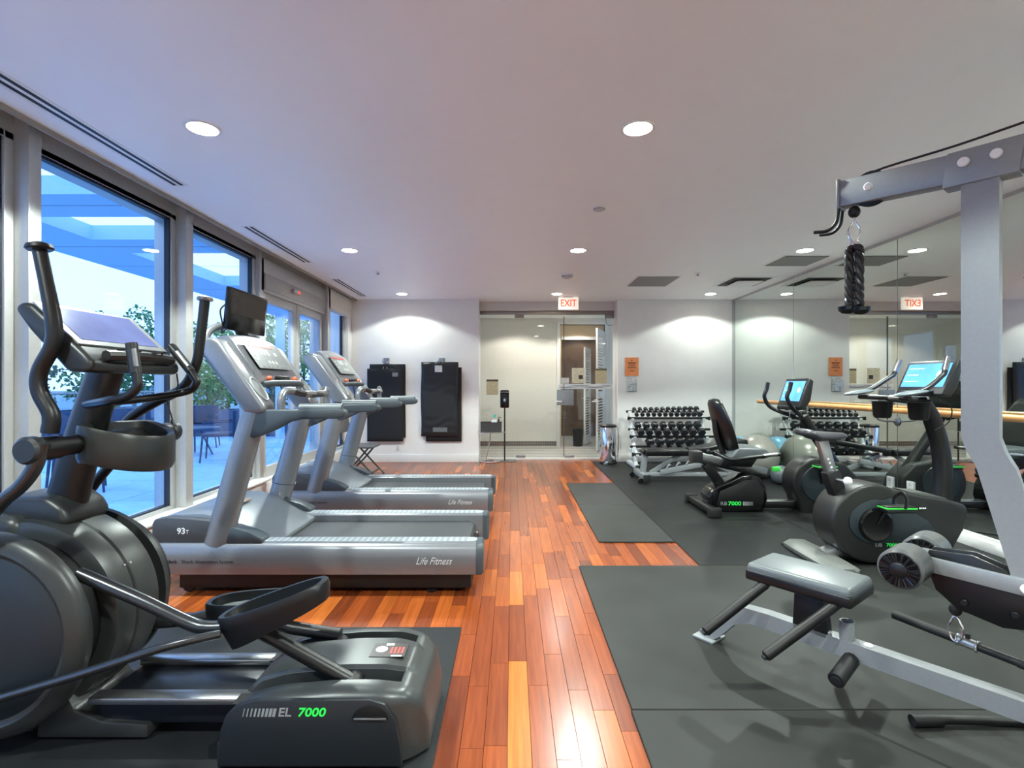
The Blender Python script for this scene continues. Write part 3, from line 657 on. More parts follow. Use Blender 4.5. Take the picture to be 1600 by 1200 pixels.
# ------------------------------------------------------------------ treadmills
def make_treadmill():
    y0, y1 = 3.15, 4.05; yc = 3.6
    T = thing('treadmill', 'silver treadmill with a monitor on its console, next to the elliptical', 'treadmill', (-1.17, yc, 0), 'treadmills facing the windows')
    xr, xf = -.174, -2.17
    def rail_sec(side):              # cross-section of a rail, outer face bulged
        o = y0 if side < 0 else y1; s = -side
        return [(o+s*.006, .135), (o, .175), (o+s*.0, .235), (o+s*.006, .285), (o+s*.022, .312), (o+s*.045, .321), (o+s*.15, .321), (o+s*.165, .31), (o+s*.165, .13), (o+s*.02, .128)]
    for side in (-1, 1):
        r = G().prism(rail_sec(side), xf+.02, xr-.045, 0, plane='yz').build('side_rail', silver, T)
        c = G(); sec = rail_sec(side); cy = sum(p[0] for p in sec)/len(sec)
        c.loft([[(xr-.045, p[0], p[1]) for p in sec], [(xr-.012, p[0], p[1]) for p in sec], [(xr, cy+(p[0]-cy)*.88, .225+(p[1]-.225)*.88) for p in sec]])
        c.build('end_cap', tread_grey, T)
        o = y0 if side < 0 else y1; ym = o-side*.095; hw = .045
        pts = [(-1.52+hw*math.cos(a)*1, ym+hw*math.sin(a)) for a in [PI/2+PI*k/10 for k in range(11)]]+[(-.26+hw*math.cos(a), ym+hw*math.sin(a)) for a in [-PI/2+PI*k/10 for k in range(11)]]
        fg = G().prism(pts, .3205, .3245, .001, 1, plane='xy').build('foot_grip', mat('foot_grip_grey', (150, 158, 162), .55, var=.08, scale=90), T)
        rb = G()
        for k in range(34): rb.box(-1.5+k*.0365, -1.482+k*.0365, ym-.036, ym+.036, .3243, .3258)
        rb.build('grip_ribs', mat('grip_rib_grey', (128, 134, 138), .6), fg)
    # belt deck with a roller at the back
    G().prism([(-1.6, .262), (-1.5, .268), (-.32, .268), (-.285, .255), (-.27, .23), (-.285, .205), (-.32, .19), (-1.6, .19)], y0+.17, y1-.17, 0).build('running_belt', belt_m, T)
    G().cyl((-.3, y0+.165, .229), (-.3, y1-.165, .229), .026, 16).build('rear_roller', black_m, T)
    for side in (y0+.18, y1-.18): G().box(-.31, -.25, side-.012, side+.012, .17, .2, .003).build('belt_adjuster', chrome, T)
    G().box(-2.05, -.25, y0+.06, y1-.06, .03, .19, .01).build('base_frame', black_m, T)
    for yy in (y0+.1, y1-.1):
        G().cyl((-2.0, yy-.025, .045), (-2.0, yy+.025, .045), .045, 18).build('front_wheel', black, T)
        G().lathe([(.03, 0), (.03, .02), (.012, .025), (.012, .07)], (-.5, yy, 0), (0, 0, 1), 14).build('levelling_foot', black, T)
    # motor hood
    hood = [(-2.19, .3), (-2.195, .4), (-2.18, .455), (-2.1, .478), (-1.92, .482), (-1.8, .455), (-1.7, .4), (-1.58, .335), (-1.47, .3), (-1.47, .27), (-2.19, .27)]
    G().prism(hood, y0+.09, y1-.09, .006).build('motor_hood', mat('hood_silver', (126, 132, 138), .38, .4, var=.03), T)
    G().box(-2.0, -1.83, 3.52, 3.68, .475, .487, .006).build('hood_recess', mat('hood_recess', (150, 132, 112), .5), T)
    for s, a, b in ((0, y0+.035, y0+.1), (1, y1-.1, y1-.035)):
        sp = G().prism([(-2.2, .315), (-2.2, .43), (-2.185, .46), (-2.12, .472), (-1.95, .462), (-1.7, .435), (-1.7, .315)], a, b, .008).build('hood_side_panel', tread_dark, T)
        if s == 0:
            text('lettering', '93', .052, (-2.02, a-.0006, .388), FRONT, white_ink, sp, shear=0, bold=.0008); text('lettering', 'T', .034, (-1.983, a-.0006, .383), FRONT, white_ink, sp)
            G().cyl((-2.185, a+.001, .33), (-2.185, a-.003, .33), .006, 10).cyl((-1.72, a+.001, .33), (-1.72, a-.003, .33), .006, 10).build('screw', chrome, sp)
        G().prism([(-1.84, .315), (-1.84, .40), (-1.7, .415), (-1.6, .385), (-1.52, .345), (-1.52, .315)], a-.01, b+.03, .012).build('upright_base_cover', tread_grey, T)
    # uprights
    for side, yy in ((-1, y0+.06), (1, y1-.06)):
        u = G().tube([(-1.81, yy, .3), (-1.69, yy, .74), (-1.575, yy, 1.15)], [.084, .08, .076], 24, 6, flat=.6).build('upright', silver, T)
        if side > 0:
            g = G()
            for q in (.42, .53): g.tube([(-1.81+(q-.3)*.2727, yy, q), (-1.81+(q-.298)*.2727, yy, q+.004)], .0845, 24, 1, flat=.61)
            g.build('collar_seam', dk_grey, u); G().cyl((-1.79, yy-.05, .4), (-1.79, yy-.057, .4), .01, 12).build('bolt', black, u)
    # console head
    head = [(-1.90, 1.49), (-1.905, 1.525), (-1.87, 1.565), (-1.81, 1.572), (-1.775, 1.55), (-1.5, 1.165), (-1.49, 1.125), (-1.53, 1.105), (-1.63, 1.12)]
    for a, b in ((y0+.0, y0+.15), (y1-.15, y1-.0)):
        s = G().prism(head, a, b, .022, 3).build('console_side', silver, T)
        # oval cup recess in the sloping face
        n = Vector((.385, 0, .275)).normalized(); d = Vector((-.275, 0, .385)).normalized(); c0 = Vector((-1.565, (a+b)/2, 1.256))+n*.002
        ring = [c0+d*math.cos(2*PI*k/28)*.085+Vector((0, 1, 0))*math.sin(2*PI*k/28)*.055 for k in range(29)]
        G().tube(ring, .007, 8, 1, cap=False, up=n).build('cup_rim', silver_l, s)
        c = G(); o = len(c.v); c.v = [c0+n*.001+d*math.cos(2*PI*k/28)*.08+Vector((0, 1, 0))*math.sin(2*PI*k/28)*.05 for k in range(28)]; c.f = [list(range(28))]
        c.build('cup_recess', mat('cup_grey', (92, 94, 94), .6), s)
    mid = [(-1.89, 1.5), (-1.885, 1.545), (-1.84, 1.59), (-1.8, 1.592), (-1.765, 1.565), (-1.625, 1.365), (-1.6, 1.3), (-1.66, 1.27), (-1.7, 1.29)]
    # arched top: loft of the middle profile, a little higher at the centre
    rings = []
    for k in range(13):
        yy = y0+.14+(y1-y0-.28)*k/12; hh = .03*math.sin(PI*k/12)
        rings.append([(x-.4*hh*(z > 1.4), yy, z+hh*(z > 1.4)) for x, z in mid])
    G().loft(rings).build('console_head', silver, T)
    n = Vector((.2, 0, .14)).normalized(); d = Vector((-.14, 0, .2)).normalized()
    def face(u0, u1, v0, v1, h, name, m, par, e=.002):      # u along Y, v along the slope from its lower end
        o = Vector((-1.625, 0, 1.365))+n*(.016+h); g = G(); vs = []
        for hh in (0, e):
            for (u, v) in ((u0, v0), (u1, v0), (u1, v1), (u0, v1)): vs.append(o+n*hh+d*v+Vector((0, u, 0)))
        g.raw(vs, [(0, 1, 2, 3), (4, 5, 6, 7), (0, 1, 5, 4), (1, 2, 6, 5), (2, 3, 7, 6), (3, 0, 4, 7)]); return g.build(name, m, par, flat=True)
    dp = face(3.36, 3.86, .02, .235, 0, 'display_panel', mat('console_panel_grey', (112, 114, 114), .35, var=.03), T, .004)
    face(3.4, 3.75, .195, .213, .004, 'red_label', red_lab, dp)
    for i, (u0, u1, v0, v1) in enumerate(((3.5, 3.53, .13, .18), (3.55, 3.58, .13, .18), (3.6, 3.63, .13, .18), (3.4, 3.43, .15, .165), (3.4, 3.43, .12, .135), (3.7, 3.74, .13, .16), (3.4, 3.43, .085, .1))):
        face(u0, u1, v0, v1, .004, 'display_window', mat('display_pale', (176, 178, 178), .4), dp)
    for q in range(3): face(3.54+q*.05, 3.565+q*.05, .06, .085, .004, 'button', mat('display_pale', (176, 178, 178), .4), dp)
    for q in range(6): face(3.42+q*.065, 3.45+q*.065, .03, .04, .004, 'button', mat('button_grey', (110, 112, 112), .5), dp)
    lip = G().tube([(-1.575, 3.3, 1.285), (-1.55, 3.42, 1.295), (-1.55, 3.78, 1.295), (-1.575, 3.9, 1.285)], .02, 10, 4).build('console_lip', tread_grey, T)
    G().box(-1.6, -1.56, 3.5, 3.68, 1.305, 1.345, .015).build('phone_recess', black, lip)
    for yy in (3.41, 3.8): G().ell((-1.585, yy, 1.325), .018, .022, .018, 12, 8).build('stop_button', orange_red, lip)
    G().tube([(-1.555, 3.5, 1.29), (-1.54, 3.5, 1.22), (-1.54, 3.515, 1.19), (-1.545, 3.53, 1.22)], .004, 6, 5).ell((-1.54, 3.515, 1.17), .008, .008, .02, 8, 6).build('safety_cord', black, T)
    # handrails
    for side, yy in ((-1, y0+.05), (1, y1-.05)):
        pl = [P(px, py, 3.2) for px, py in ((392, 644), (402, 640), (455, 639.5), (530, 637), (540, 640), (543, 645), (540, 651), (530, 654), (475, 655), (455, 659), (435, 670), (415, 679), (400, 684), (390, 684), (387, 676))]
        h = G().prism([(p.x, p.z) for p in pl], yy-.032, yy+.032, .022, 3).build('handrail', tread_grey, T)
        G().tube([(-1.3, yy, 1.133), (-1.04, yy, 1.133)], .034, 12, 1, flat=.9).build('rail_grip', mat('rail_grip', (74, 82, 88), .45), h)
    G().tube([(-1.42, y0+.06, 1.12), (-1.42, y0+.06, 1.2), (-1.41, y0+.1, 1.245), (-1.39, y0+.17, 1.245)], .024, 12, 4).build('sensor_post', silver, T)
    G().tube([(-1.42, y1-.06, 1.12), (-1.42, y1-.06, 1.2), (-1.41, y1-.1, 1.245), (-1.39, y1-.17, 1.245)], .024, 12, 4).build('sensor_post', silver, T)
    bar = G().tube([(-1.39, y0+.16, 1.245), (-1.36, y0+.3, 1.22), (-1.36, y1-.3, 1.22), (-1.39, y1-.16, 1.245)], .022, 12, 5).build('sensor_bar', dk_grey, T)
    for a in (y0+.26, y1-.42): G().tube([(-1.36, a, 1.221), (-1.358, a+.16, 1.22)], .0235, 12, 1).build('pulse_grip', steel, bar)
    # lettering on the near rail
    text('lettering', 'Flexdeck', .03, (-2.13, y0-.0015, .214), FRONT, dark_ink, T, ax='LEFT', bold=.0006); text('lettering', 'Shock Absorption System', .03, (-1.995, y0-.0015, .214), FRONT, mat('rail_lettering_grey', (48, 50, 56), .5), T, ax='LEFT')
    text('script_lettering', 'Life Fitness', .06, (-.475, y0-.0025, .216), FRONT, mat('raised_script_silver', (222, 223, 225), .3, .3), T, shear=.45, ext=.0015, sx=.8)
    text('script_shadow', 'Life Fitness', .06, (-.472, y0-.0009, .212), FRONT, mat('script_shadow_grey', (96, 98, 102), .5), T, shear=.45, ext=.0006, sx=.8)  # grey copy offset below the raised script, painted as its shadow
    return T
T1 = make_treadmill()
T2 = copy_tree(T1); T2.location.y += 1.59; T2['label'] = 'silver treadmill without a monitor, nearer the hanging exercise mats'
# monitor on treadmill 1
a = G().tube([(-1.9, 3.25, 1.5), (-1.92, 3.28, 1.6), (-1.9, 3.4, 1.665), (-1.86, 3.6, 1.665), (-1.88, 3.8, 1.63), (-1.88, 3.92, 1.56)], .024, 12, 6).build('monitor_bracket', silver, T1)
tv = G().prism([(-1.835, 1.64), (-1.8, 1.635), (-1.775, 1.905), (-1.81, 1.91)], 3.3, 3.8, .008).build('monitor', gloss_black, T1); tv['label'] = 'black flat monitor'
G().raw([(-1.7975, 3.325, 1.668), (-1.7975, 3.775, 1.668), (-1.7755, 3.775, 1.888), (-1.7755, 3.325, 1.888)], [(0, 1, 2, 3)]).build('screen', mat('dark_screen_glass', (62, 52, 44), .18), tv)
G().box(-1.86, -1.815, 3.5, 3.6, 1.62, 1.75, .008).build('monitor_mount', black, tv)
G().tube([(-1.82, 3.32, 1.8), (-1.84, 3.29, 1.75), (-1.83, 3.3, 1.66), (-1.87, 3.36, 1.62), (-1.85, 3.42, 1.67)], .005, 6, 5).build('cable', black, T1)

# ------------------------------------------------------------------ elliptical trainer
E = thing('elliptical_trainer', 'large dark grey elliptical trainer with swinging arms, on its own rubber mat', 'elliptical', (-1.25, 1.99, .009))
cx, cz = -1.785, .43
ea = mat('elliptical_grey', (58, 60, 60), .36, .35, var=.04); eb = mat('elliptical_slate', (33, 40, 46), .42, .1, var=.05)
G().lathe([(0, -.012), (.18, -.01), (.275, .004), (.287, .012)], (cx, 1.735, cz), (0, 1, 0), 64).build('crank_cover', eb, E)
G().lathe([(.282, .008), (.30, -.004), (.335, .006), (.352, .028), (.352, .05), (.335, .055)], (cx, 1.735, cz), (0, 1, 0), 64).build('cover_rim', ea, E)
G().lathe([(.3, 0), (.3, .5)], (cx, 1.77, cz), (0, 1, 0), 48).build('drive_core', black_m, E)
G().lathe([(.33, 0), (.352, .01), (.362, .05), (.362, .09), (.355, .095), (.355, .1), (.364, .105), (.366, .17), (.36, .22), (.345, .235)], (cx, 1.885, cz), (0, 1, 0), 72).build('drive_shell', ea, E)
G().lathe([(.3, 0), (.345, .006), (.345, .03), (.33, .04), (.28, .06), (0, .07)], (cx, 2.165, cz), (0, 1, 0), 64).build('far_cover', ea, E)
sc = G()
for (a, yy) in ((70, 1.97), (70, 2.0), (28, 1.97), (28, 2.0)):
    an = math.radians(a); c = Vector((cx+math.cos(an)*.362, yy, cz+math.sin(an)*.362)); nn = Vector((math.cos(an), 0, math.sin(an))); sc.cyl(c, c+nn*.005, .005, 8)
sc.build('shell_screws', steel, E)
# nose of the body and hump at the mast
G().prism([(-2.35, .02), (-2.38, .3), (-2.3, .62), (-2.1, .8), (-1.9, .82), (-1.78, .8), (-1.7, .02)], 1.87, 2.13, .04, 3).build('front_body', ea, E)
G().prism([(-2.02, .75), (-1.98, .82), (-1.86, .87), (-1.72, .87), (-1.66, .83), (-1.63, .77), (-1.68, .74)], 1.92, 2.14, .03, 3).build('mast_boot', dk_grey, E)
G().prism([(-1.7, .02), (-1.66, .3), (-1.56, .12), (-1.46, .08), (-1.3, .07), (-1.3, .02)], 1.86, 2.14, .01).build('drive_foot', ea, E)
# base
G().box(-1.5, -.9, 1.88, 2.12, .06, .15, .012).build('base_beam', mat('base_blue_black', (30, 34, 42), .3, .3), E)
G().box(-1.5, -.9, 1.84, 1.90, .15, .175, .006).box(-1.5, -.9, 2.1, 2.16, .15, .175, .006).build('roller_track', steel, E)
G().box(-2.32, -2.2, 1.68, 2.32, .01, .09, .02).build('front_stabilizer', black, E)
# rear housing as one sculpted surface with two roller slots
xs0 = [-.985, -.975, -.955, -.93, -.9, -.86]+[-.82+.04*k for k in range(10)]+[-.435, -.415, -.40, -.385, -.37, -.355, -.34, -.325, -.31, -.298, -.288]
def zt(x):
    pr = [(-.985, .09), (-.955, .165), (-.9, .215), (-.8, .245), (-.6, .262), (-.45, .262), (-.36, .245), (-.31, .2), (-.288, .12)]
    for (a, za), (b, zb) in zip(pr, pr[1:]):
        if a <= x <= b: return za+(zb-za)*(x-a)/(b-a)
    return .12
vsn = [-1, -.985, -.95, -.9, -.82, -.74, -.715, -.70, -.69, -.56, -.44, -.43, -.415, -.39, -.2, 0, .2, .39, .415, .43, .44, .56, .69, .70, .715, .74, .82, .9, .95, .985, 1]
g = G(); nv = len(vsn)
for x in xs0:
    q = max(0, (x+.47)/.182); hw = .25*(1-.35*min(1, q)**2.6)*(1-.05*max(0, (-.8-x)/.18))
    for v in vsn:
        yy = 1.98+v*hw; av = abs(v); z = zt(x)*(1-.12*max(0, (av-.7)/.3)**4)+.012*(av < .4)*(x < -.36)
        if .43 < av < .7 and x < -.39: z = min(z, .17)
        if av == 1: z = min(z, zt(x)*.84)
        g.v.append(Vector((x, yy, z)))
for i in range(len(xs0)-1):
    for j in range(nv-1): g.f.append([i*nv+j, (i+1)*nv+j, (i+1)*nv+j+1, i*nv+j+1])
per = [(i, 0) for i in range(len(xs0))]+[(len(xs0)-1, j) for j in range(1, nv)]+[(i, nv-1) for i in range(len(xs0)-2, -1, -1)]+[(0, j) for j in range(nv-2, 0, -1)]
o = len(g.v); g.v += [Vector((g.v[i*nv+j].x, g.v[i*nv+j].y, .02)) for i, j in per]
for k in range(len(per)):
    k2 = (k+1) % len(per); g.f.append([per[k][0]*nv+per[k][1], per[k2][0]*nv+per[k2][1], o+k2, o+k])
RH = g.build('rear_housing', mat('elliptical_housing_grey', (66, 69, 69), .34, .35, var=.04), E, ang=50)
for s in (-1, 1):
    sl = G().prism([(-.97, .0), (-.42, 0), (-.4, .012), (-.395, .0325), (-.4, .053), (-.42, .065), (-.97, .065)], .171, .176, 0, plane='xy'); sl.xform(Matrix.Translation((0, 1.98+s*.1415-.0325, 0))); sl.build('slot_liner', black_m, RH)
pn = G().prism([(-.975, .02), (-.965, .14), (-.945, .19), (-.91, .222), (-.85, .236), (-.47, .24), (-.42, .225), (-.385, .17), (-.37, .1), (-.365, .02)], 1.722, 1.745, .004).build('side_panel', mat('elliptical_panel_slate', (30, 34, 38), .42, var=.05), E)
st = G()
for k in range(9): st.prism([(-.89+k*.0122, .186), (-.89+k*.0122+.003+k*.0009, .186), (-.884+k*.0122+.003+k*.0009, .213), (-.884+k*.0122, .213)], 1.7205, 1.7225)
st.build('stripe_mark', grey_ink, pn)
text('lettering', 'EL', .04, (-.752, 1.7212, .1995), FRONT, grey_ink, pn, shear=.15, bold=.0008, sx=1.1); text('lettering', '7000', .04, (-.663, 1.7212, .1995), FRONT, green_ink, pn, shear=.2, bold=.001, sx=1.15)
G().prism([(-.468+.06*math.cos(PI*k/12), .178+.045*math.sin(PI*k/12)) for k in range(13)], 1.719, 1.724, .002).build('grip_recess', black, pn)
G().box(-.522, -.414, 1.714, 1.722, .178, .184, .002).build('grip_edge', steel, pn)
# warning label on the middle ridge
lb = G().box(-.53, -.4, 1.93, 2.03, .2735, .2755).build('warning_label', mat('warning_label_black', (34, 24, 24), .4), RH)
G().lathe([(0, 0), (.022, 0), (.022, .001)], (-.495, 1.985, .2755), (0, 0, 1), 20).build('label_dial', white_ink, lb)
for k in range(4): G().box(-.46+k*.014, -.452+k*.014, 1.955, 2.0, .2755, .2762).build('label_text', mat('label_red_ink', (196, 70, 60), .5), lb)
G().box(-.485, -.455, 2.015, 2.028, .2755, .2762).box(-.45, -.41, 1.933, 1.94, .2755, .2762).build('label_text', white_ink, lb)
# pedals
def pedal(c, ang, m, name='foot_pedal'):
    L, w = .2, .085; outl = [(math.copysign(abs(math.cos(t))**.75, math.cos(t))*L, math.copysign(abs(math.sin(t))**.8, math.sin(t))*w) for t in [2*PI*k/40 for k in range(40)]]
    M = Matrix.Translation(c) @ Matrix.Rotation(-ang, 4, 'Y'); g = G()
    def ring(s, z0, zl): return [M @ Vector((x*s if abs(s) else x, y*s, z0+zl*(.5-.5*x/L))) for x, y in outl]
    g.loft([ring(.93, -.06, -.055), ring(1.0, -.02, -.02), ring(1.0, 0, 0), ring(.97, .006, 0), ring(.88, .004, 0), ring(.86, -.035, 0)], cap=True)
    p = g.build(name, m, E)
    G().loft([ring(.84, -.036, 0), ring(.84, -.032, 0)]).build('pedal_pad', mat('pedal_pad_grey', (92, 96, 96), .5, var=.12, scale=40), p)
    return p
pm1 = mat('pedal_black', (16, 18, 20), .38, .1)
pedal(Vector((-.845, 1.85, .525)), math.radians(19), pm1); pedal(Vector((-1.06, 2.16, .40)), math.radians(4), pm1)
# links
e_st = mat('dark_steel_tube', (76, 78, 80), .26, .8)
G().tube([(-1.52, 1.83, .62), (-1.3, 1.83, .525), (-1.13, 1.83, .445), (-1.06, 1.83, .43), (-.98, 1.84, .432)], .023, 14, 5).build('pedal_arm', e_st, E)
G().tube([(-.93, 1.85, .43), (-.75, 1.845, .335), (-.57, 1.84, .238)], .026, 14, 1).build('roller_arm', black, E)
G().cyl((-.56, 1.81, .225), (-.56, 1.875, .225), .034, 18).build('roller_wheel', black_m, E)
G().tube([(-1.55, 2.14, .3), (-1.35, 2.14, .315), (-1.2, 2.15, .345), (-1.12, 2.15, .345)], .023, 14, 5).build('pedal_arm', e_st, E)
G().tube([(-1.1, 2.15, .34), (-.9, 2.14, .285), (-.7, 2.125, .262)], .026, 14, 1).build('roller_arm', black, E)
G().cyl((-.7, 2.09, .222), (-.7, 2.15, .222), .034, 18).build('roller_wheel', black_m, E)
G().tube([P(-70, 1112, 1.69), P(0, 1091, 1.69), P(130, 1052, 1.70), P(260, 1010, 1.73), P(345, 990, 1.79)], .015, 12, 5).build('link_rod', e_st, E)
G().ell(P(-72, 1112, 1.69), .03, .025, .03, 16, 10).build('link_joint', black, E)
G().tube([(-1.9, 2.2, .3), (-1.5, 2.2, .3), (-1.2, 2.19, .32), (-1.1, 2.17, .34)], .015, 12, 5).build('link_rod', e_st, E)
# mast
G().tube([(-1.74, 2.03, .8), (-1.67, 2.03, 1.06), (-1.58, 2.03, 1.34), (-1.56, 2.03, 1.42)], [.075, .07, .065, .06], 16, 5, flat=.75).build('mast', black, E)
PX, PZ = -1.555, 1.07
G().cyl((PX, 1.7, PZ), (PX, 1.79, PZ), .04, 24).cyl((PX, 2.27, PZ), (PX, 2.36, PZ), .04, 24).cyl((PX, 1.75, PZ), (PX, 2.33, PZ), .035, 20).build('pivot_shaft', black, E)
for q in (1.66, 2.355): G().cyl((PX, q, PZ), (PX, q+.045, PZ), .045, 28, .2).build('pivot_cap', dk_grey, E)
hoop = lambda s, z: [(-1.53+.19*s*math.cos(t)*(1 if math.cos(t) > 0 else .45), 2.03+.175*s*math.sin(t), z-.05*max(0, math.cos(t))) for t in [2*PI*k/36 for k in range(36)]]
G().loft([hoop(.82, 1.09), hoop(.86, 1.13), hoop(.97, 1.135), hoop(1.0, 1.12), hoop(1.0, 1.02), hoop(.95, 1.0), hoop(.8, 1.01), hoop(.8, 1.06)]).build('bottle_tray', mat('tray_grey', (42, 43, 42), .34, .2), E)
# swing arms
def P2(pts, Y): return [P(a, b, Y) for a, b in pts]
a1 = G().tube(P2([(62, 392), (72, 440), (84, 505), (82, 540), (62, 580), (62, 612), (80, 648), (78, 676)], 1.76), [.021, .021, .024, .024, .024, .024, .025, .026], 14, 6).build('swing_arm', black, E)
G().lathe([(.034, 0), (.04, .006), (.036, .018), (.018, .026), (0, .027)], P(62, 391, 1.76), (-.1, 0, 1), 20).build('arm_cap', black, a1)
G().tube(P2([(66, 692), (54, 730), (32, 760), (0, 788), (-45, 850), (-75, 960), (-73, 1105)], 1.69), .022, 14, 6).build('swing_arm_lower', e_st, E)
a2 = G().tube(P2([(320, 470), (313, 530), (306, 570), (285, 606), (240, 630), (205, 652), (190, 672)], 2.34), .021, 14, 6).build('swing_arm', black, E)
G().lathe([(.03, 0), (.034, .006), (.03, .016), (.015, .022), (0, .023)], P(320, 470, 2.34), (.05, 0, 1), 20).build('arm_cap', steel, a2)
G().tube(P2([(205, 690), (165, 735), (145, 760), (122, 800), (150, 900), (180, 960)], 2.33), .022, 14, 6).build('swing_arm_lower', black, E)
# fixed grips
for pts, (q0, q1) in (([P(135, 632, 1.99), P(165, 627, 1.86), P(197, 620, 1.84), P(214, 605, 1.84), P(214, 590, 1.84), P(205, 538, 1.84)], (P(212, 582, 1.84), P(205, 536, 1.84))),
                      ([P(150, 630, 2.05), P(225, 623, 2.2), P(290, 612, 2.26), P(306, 600, 2.26), P(302, 586, 2.26), P(266, 540, 2.26)], (P(298, 580, 2.26), P(268, 542, 2.26)))):
    gsb = G().tube(pts, .016, 12, 6).build('fixed_handle', black, E); G().tube([q0, q1], .019, 12, 1).build('pulse_grip', dk_grey, gsb)
    d = (q1-q0)*.1; G().tube([q0+d*2+Vector((.012, -.01, 0)), q1-d*2+Vector((.012, -.01, 0))], .009, 8, 1).build('sensor_plate', steel, gsb)
# console
cp = [(-1.715, 1.545), (-1.69, 1.57), (-1.65, 1.562), (-1.47, 1.395), (-1.44, 1.36), (-1.45, 1.325), (-1.53, 1.325), (-1.66, 1.47)]
CO = G().prism(cp, 1.79, 2.27, .018, 3).build('console', dk_grey, E)
nn = Vector((.167, 0, .18)).normalized(); dd_ = Vector((-.18, 0, .167)).normalized(); og = Vector((-1.56, 0, 1.4785))
def cface(u0, u1, v0, v1, h, e, name, m):
    vs = [og+nn*(h+q)+dd_*v+Vector((0, u, 0)) for q in (0, e) for (u, v) in ((u0, v0), (u1, v0), (u1, v1), (u0, v1))]
    return G().raw(vs, [(0, 1, 2, 3), (4, 5, 6, 7), (0, 1, 5, 4), (1, 2, 6, 5), (2, 3, 7, 6), (3, 0, 4, 7)]).build(name, m, CO, flat=True)
cface(1.8, 2.26, -.085, .13, .0, .006, 'bezel', mat('console_bezel', (150, 152, 150), .3, .4))
cface(1.83, 2.23, -.06, .115, .006, .002, 'touch_screen', mat('elliptical_screen', (84, 92, 134), .14, emit=(130, 145, 205), es=.2, var=.25, scale=6))
G().tube([(-1.44, 1.85, 1.385), (-1.42, 2.0, 1.39), (-1.44, 2.2, 1.385)], .02, 8, 3).build('phone_rest', black, CO)
G().tube([(-1.44, 1.9, 1.41), (-1.41, 1.95, 1.415), (-1.42, 2.02, 1.4), (-1.4, 2.08, 1.41), (-1.43, 2.13, 1.4)], .004, 6, 5).build('headphone_cable', black, CO)
G().tube([(-1.44, 2.24, 1.33), (-1.45, 2.26, 1.27), (-1.5, 2.27, 1.22), (-1.49, 2.28, 1.15), (-1.485, 2.28, 1.13)], .003, 6, 5).cyl((-1.487, 2.28, 1.13), (-1.48, 2.28, 1.105), .006, 8).build('sensor_cable', black, CO)
# ------------------------------------------------------------------ upright bike
scr = mat('bike_screen', (90, 150, 230), .1, emit=(84, 150, 235), es=.75, var=.3, scale=7)
UY = 3.8
U = thing('upright_bike', 'black upright exercise bike with elbow pads and lit blue screen', 'exercise bike', (2.75, UY, .008))
def Q(pts, Y): return [(X(a, Y), Z(b, Y)) for a, b in pts]
ub = mat('bike_charcoal', (32, 33, 32), .4, .2, var=.05); us = mat('bike_slate', (30, 40, 45), .45, var=.05)
cx, cz = X(1347, UY), Z(812, UY)
arc = [(1347+64*math.cos(math.radians(t)), 812-60*math.sin(math.radians(t))) for t in range(70, 271, 14)]
outline = arc+[(1400, 872), (1440, 866), (1468, 848), (1484, 820), (1490, 792), (1486, 783), (1460, 775), (1405, 766), (1380, 762)]
body = G().prism(Q(outline, UY), UY-.13, UY+.13, .03, 3).build('drive_housing', ub, U)
inner = [(1350+42*math.cos(math.radians(t)), 808-33*math.sin(math.radians(t))) for t in range(78, 283, 12)]+[(1400, 837), (1430, 829), (1437, 820), (1428, 808), (1390, 785), (1370, 772)]
for s in (-1, 1):
    yy = UY+s*.131; G().prism(Q(inner, UY), min(yy, yy+s*.01), max(yy, yy+s*.01), .004).build('side_panel', us, body)
    G().lathe([(.118, 0), (.118, .014), (.105, .022), (.082, .018)], (cx, yy+s*.01, cz), (0, s, 0), 40).build('crank_ring', gloss_black, body)
    G().lathe([(.082, .016), (.05, .012), (0, .012)], (cx, yy+s*.01, cz), (0, s, 0), 32).build('crank_disc', us, body)
yn = UY-.131
text('lettering', 'UB', .032, (X(1371, UY-.13), yn-.0118, Z(851, UY-.13)), FRONT, grey_ink, body, sx=1.2); text('lettering', '7000', .032, (X(1391.5, UY-.13), yn-.0118, Z(851, UY-.13)), FRONT, green_ink, body, bold=.0006, sx=1.25)
G().ell((X(1441, UY-.13), yn, Z(794, UY-.13)), .04, .003, .015, 20, 8).build('badge', black, body)
bd = G()
for k in range(4): bd.box(X(1441, UY-.13)-.024+k*.0125, X(1441, UY-.13)-.015+k*.0125, yn-.0045, yn-.002, Z(794, UY-.13)-.006+.002*(k % 2), Z(794, UY-.13)+.005)
bd.build('badge_mark', white_ink, body)
G().prism(Q([(1405, 764), (1440, 768), (1468, 776), (1455, 786), (1440, 779), (1410, 771)], UY), UY-.08, UY+.08, .008).build('top_trim', mid_grey, body)
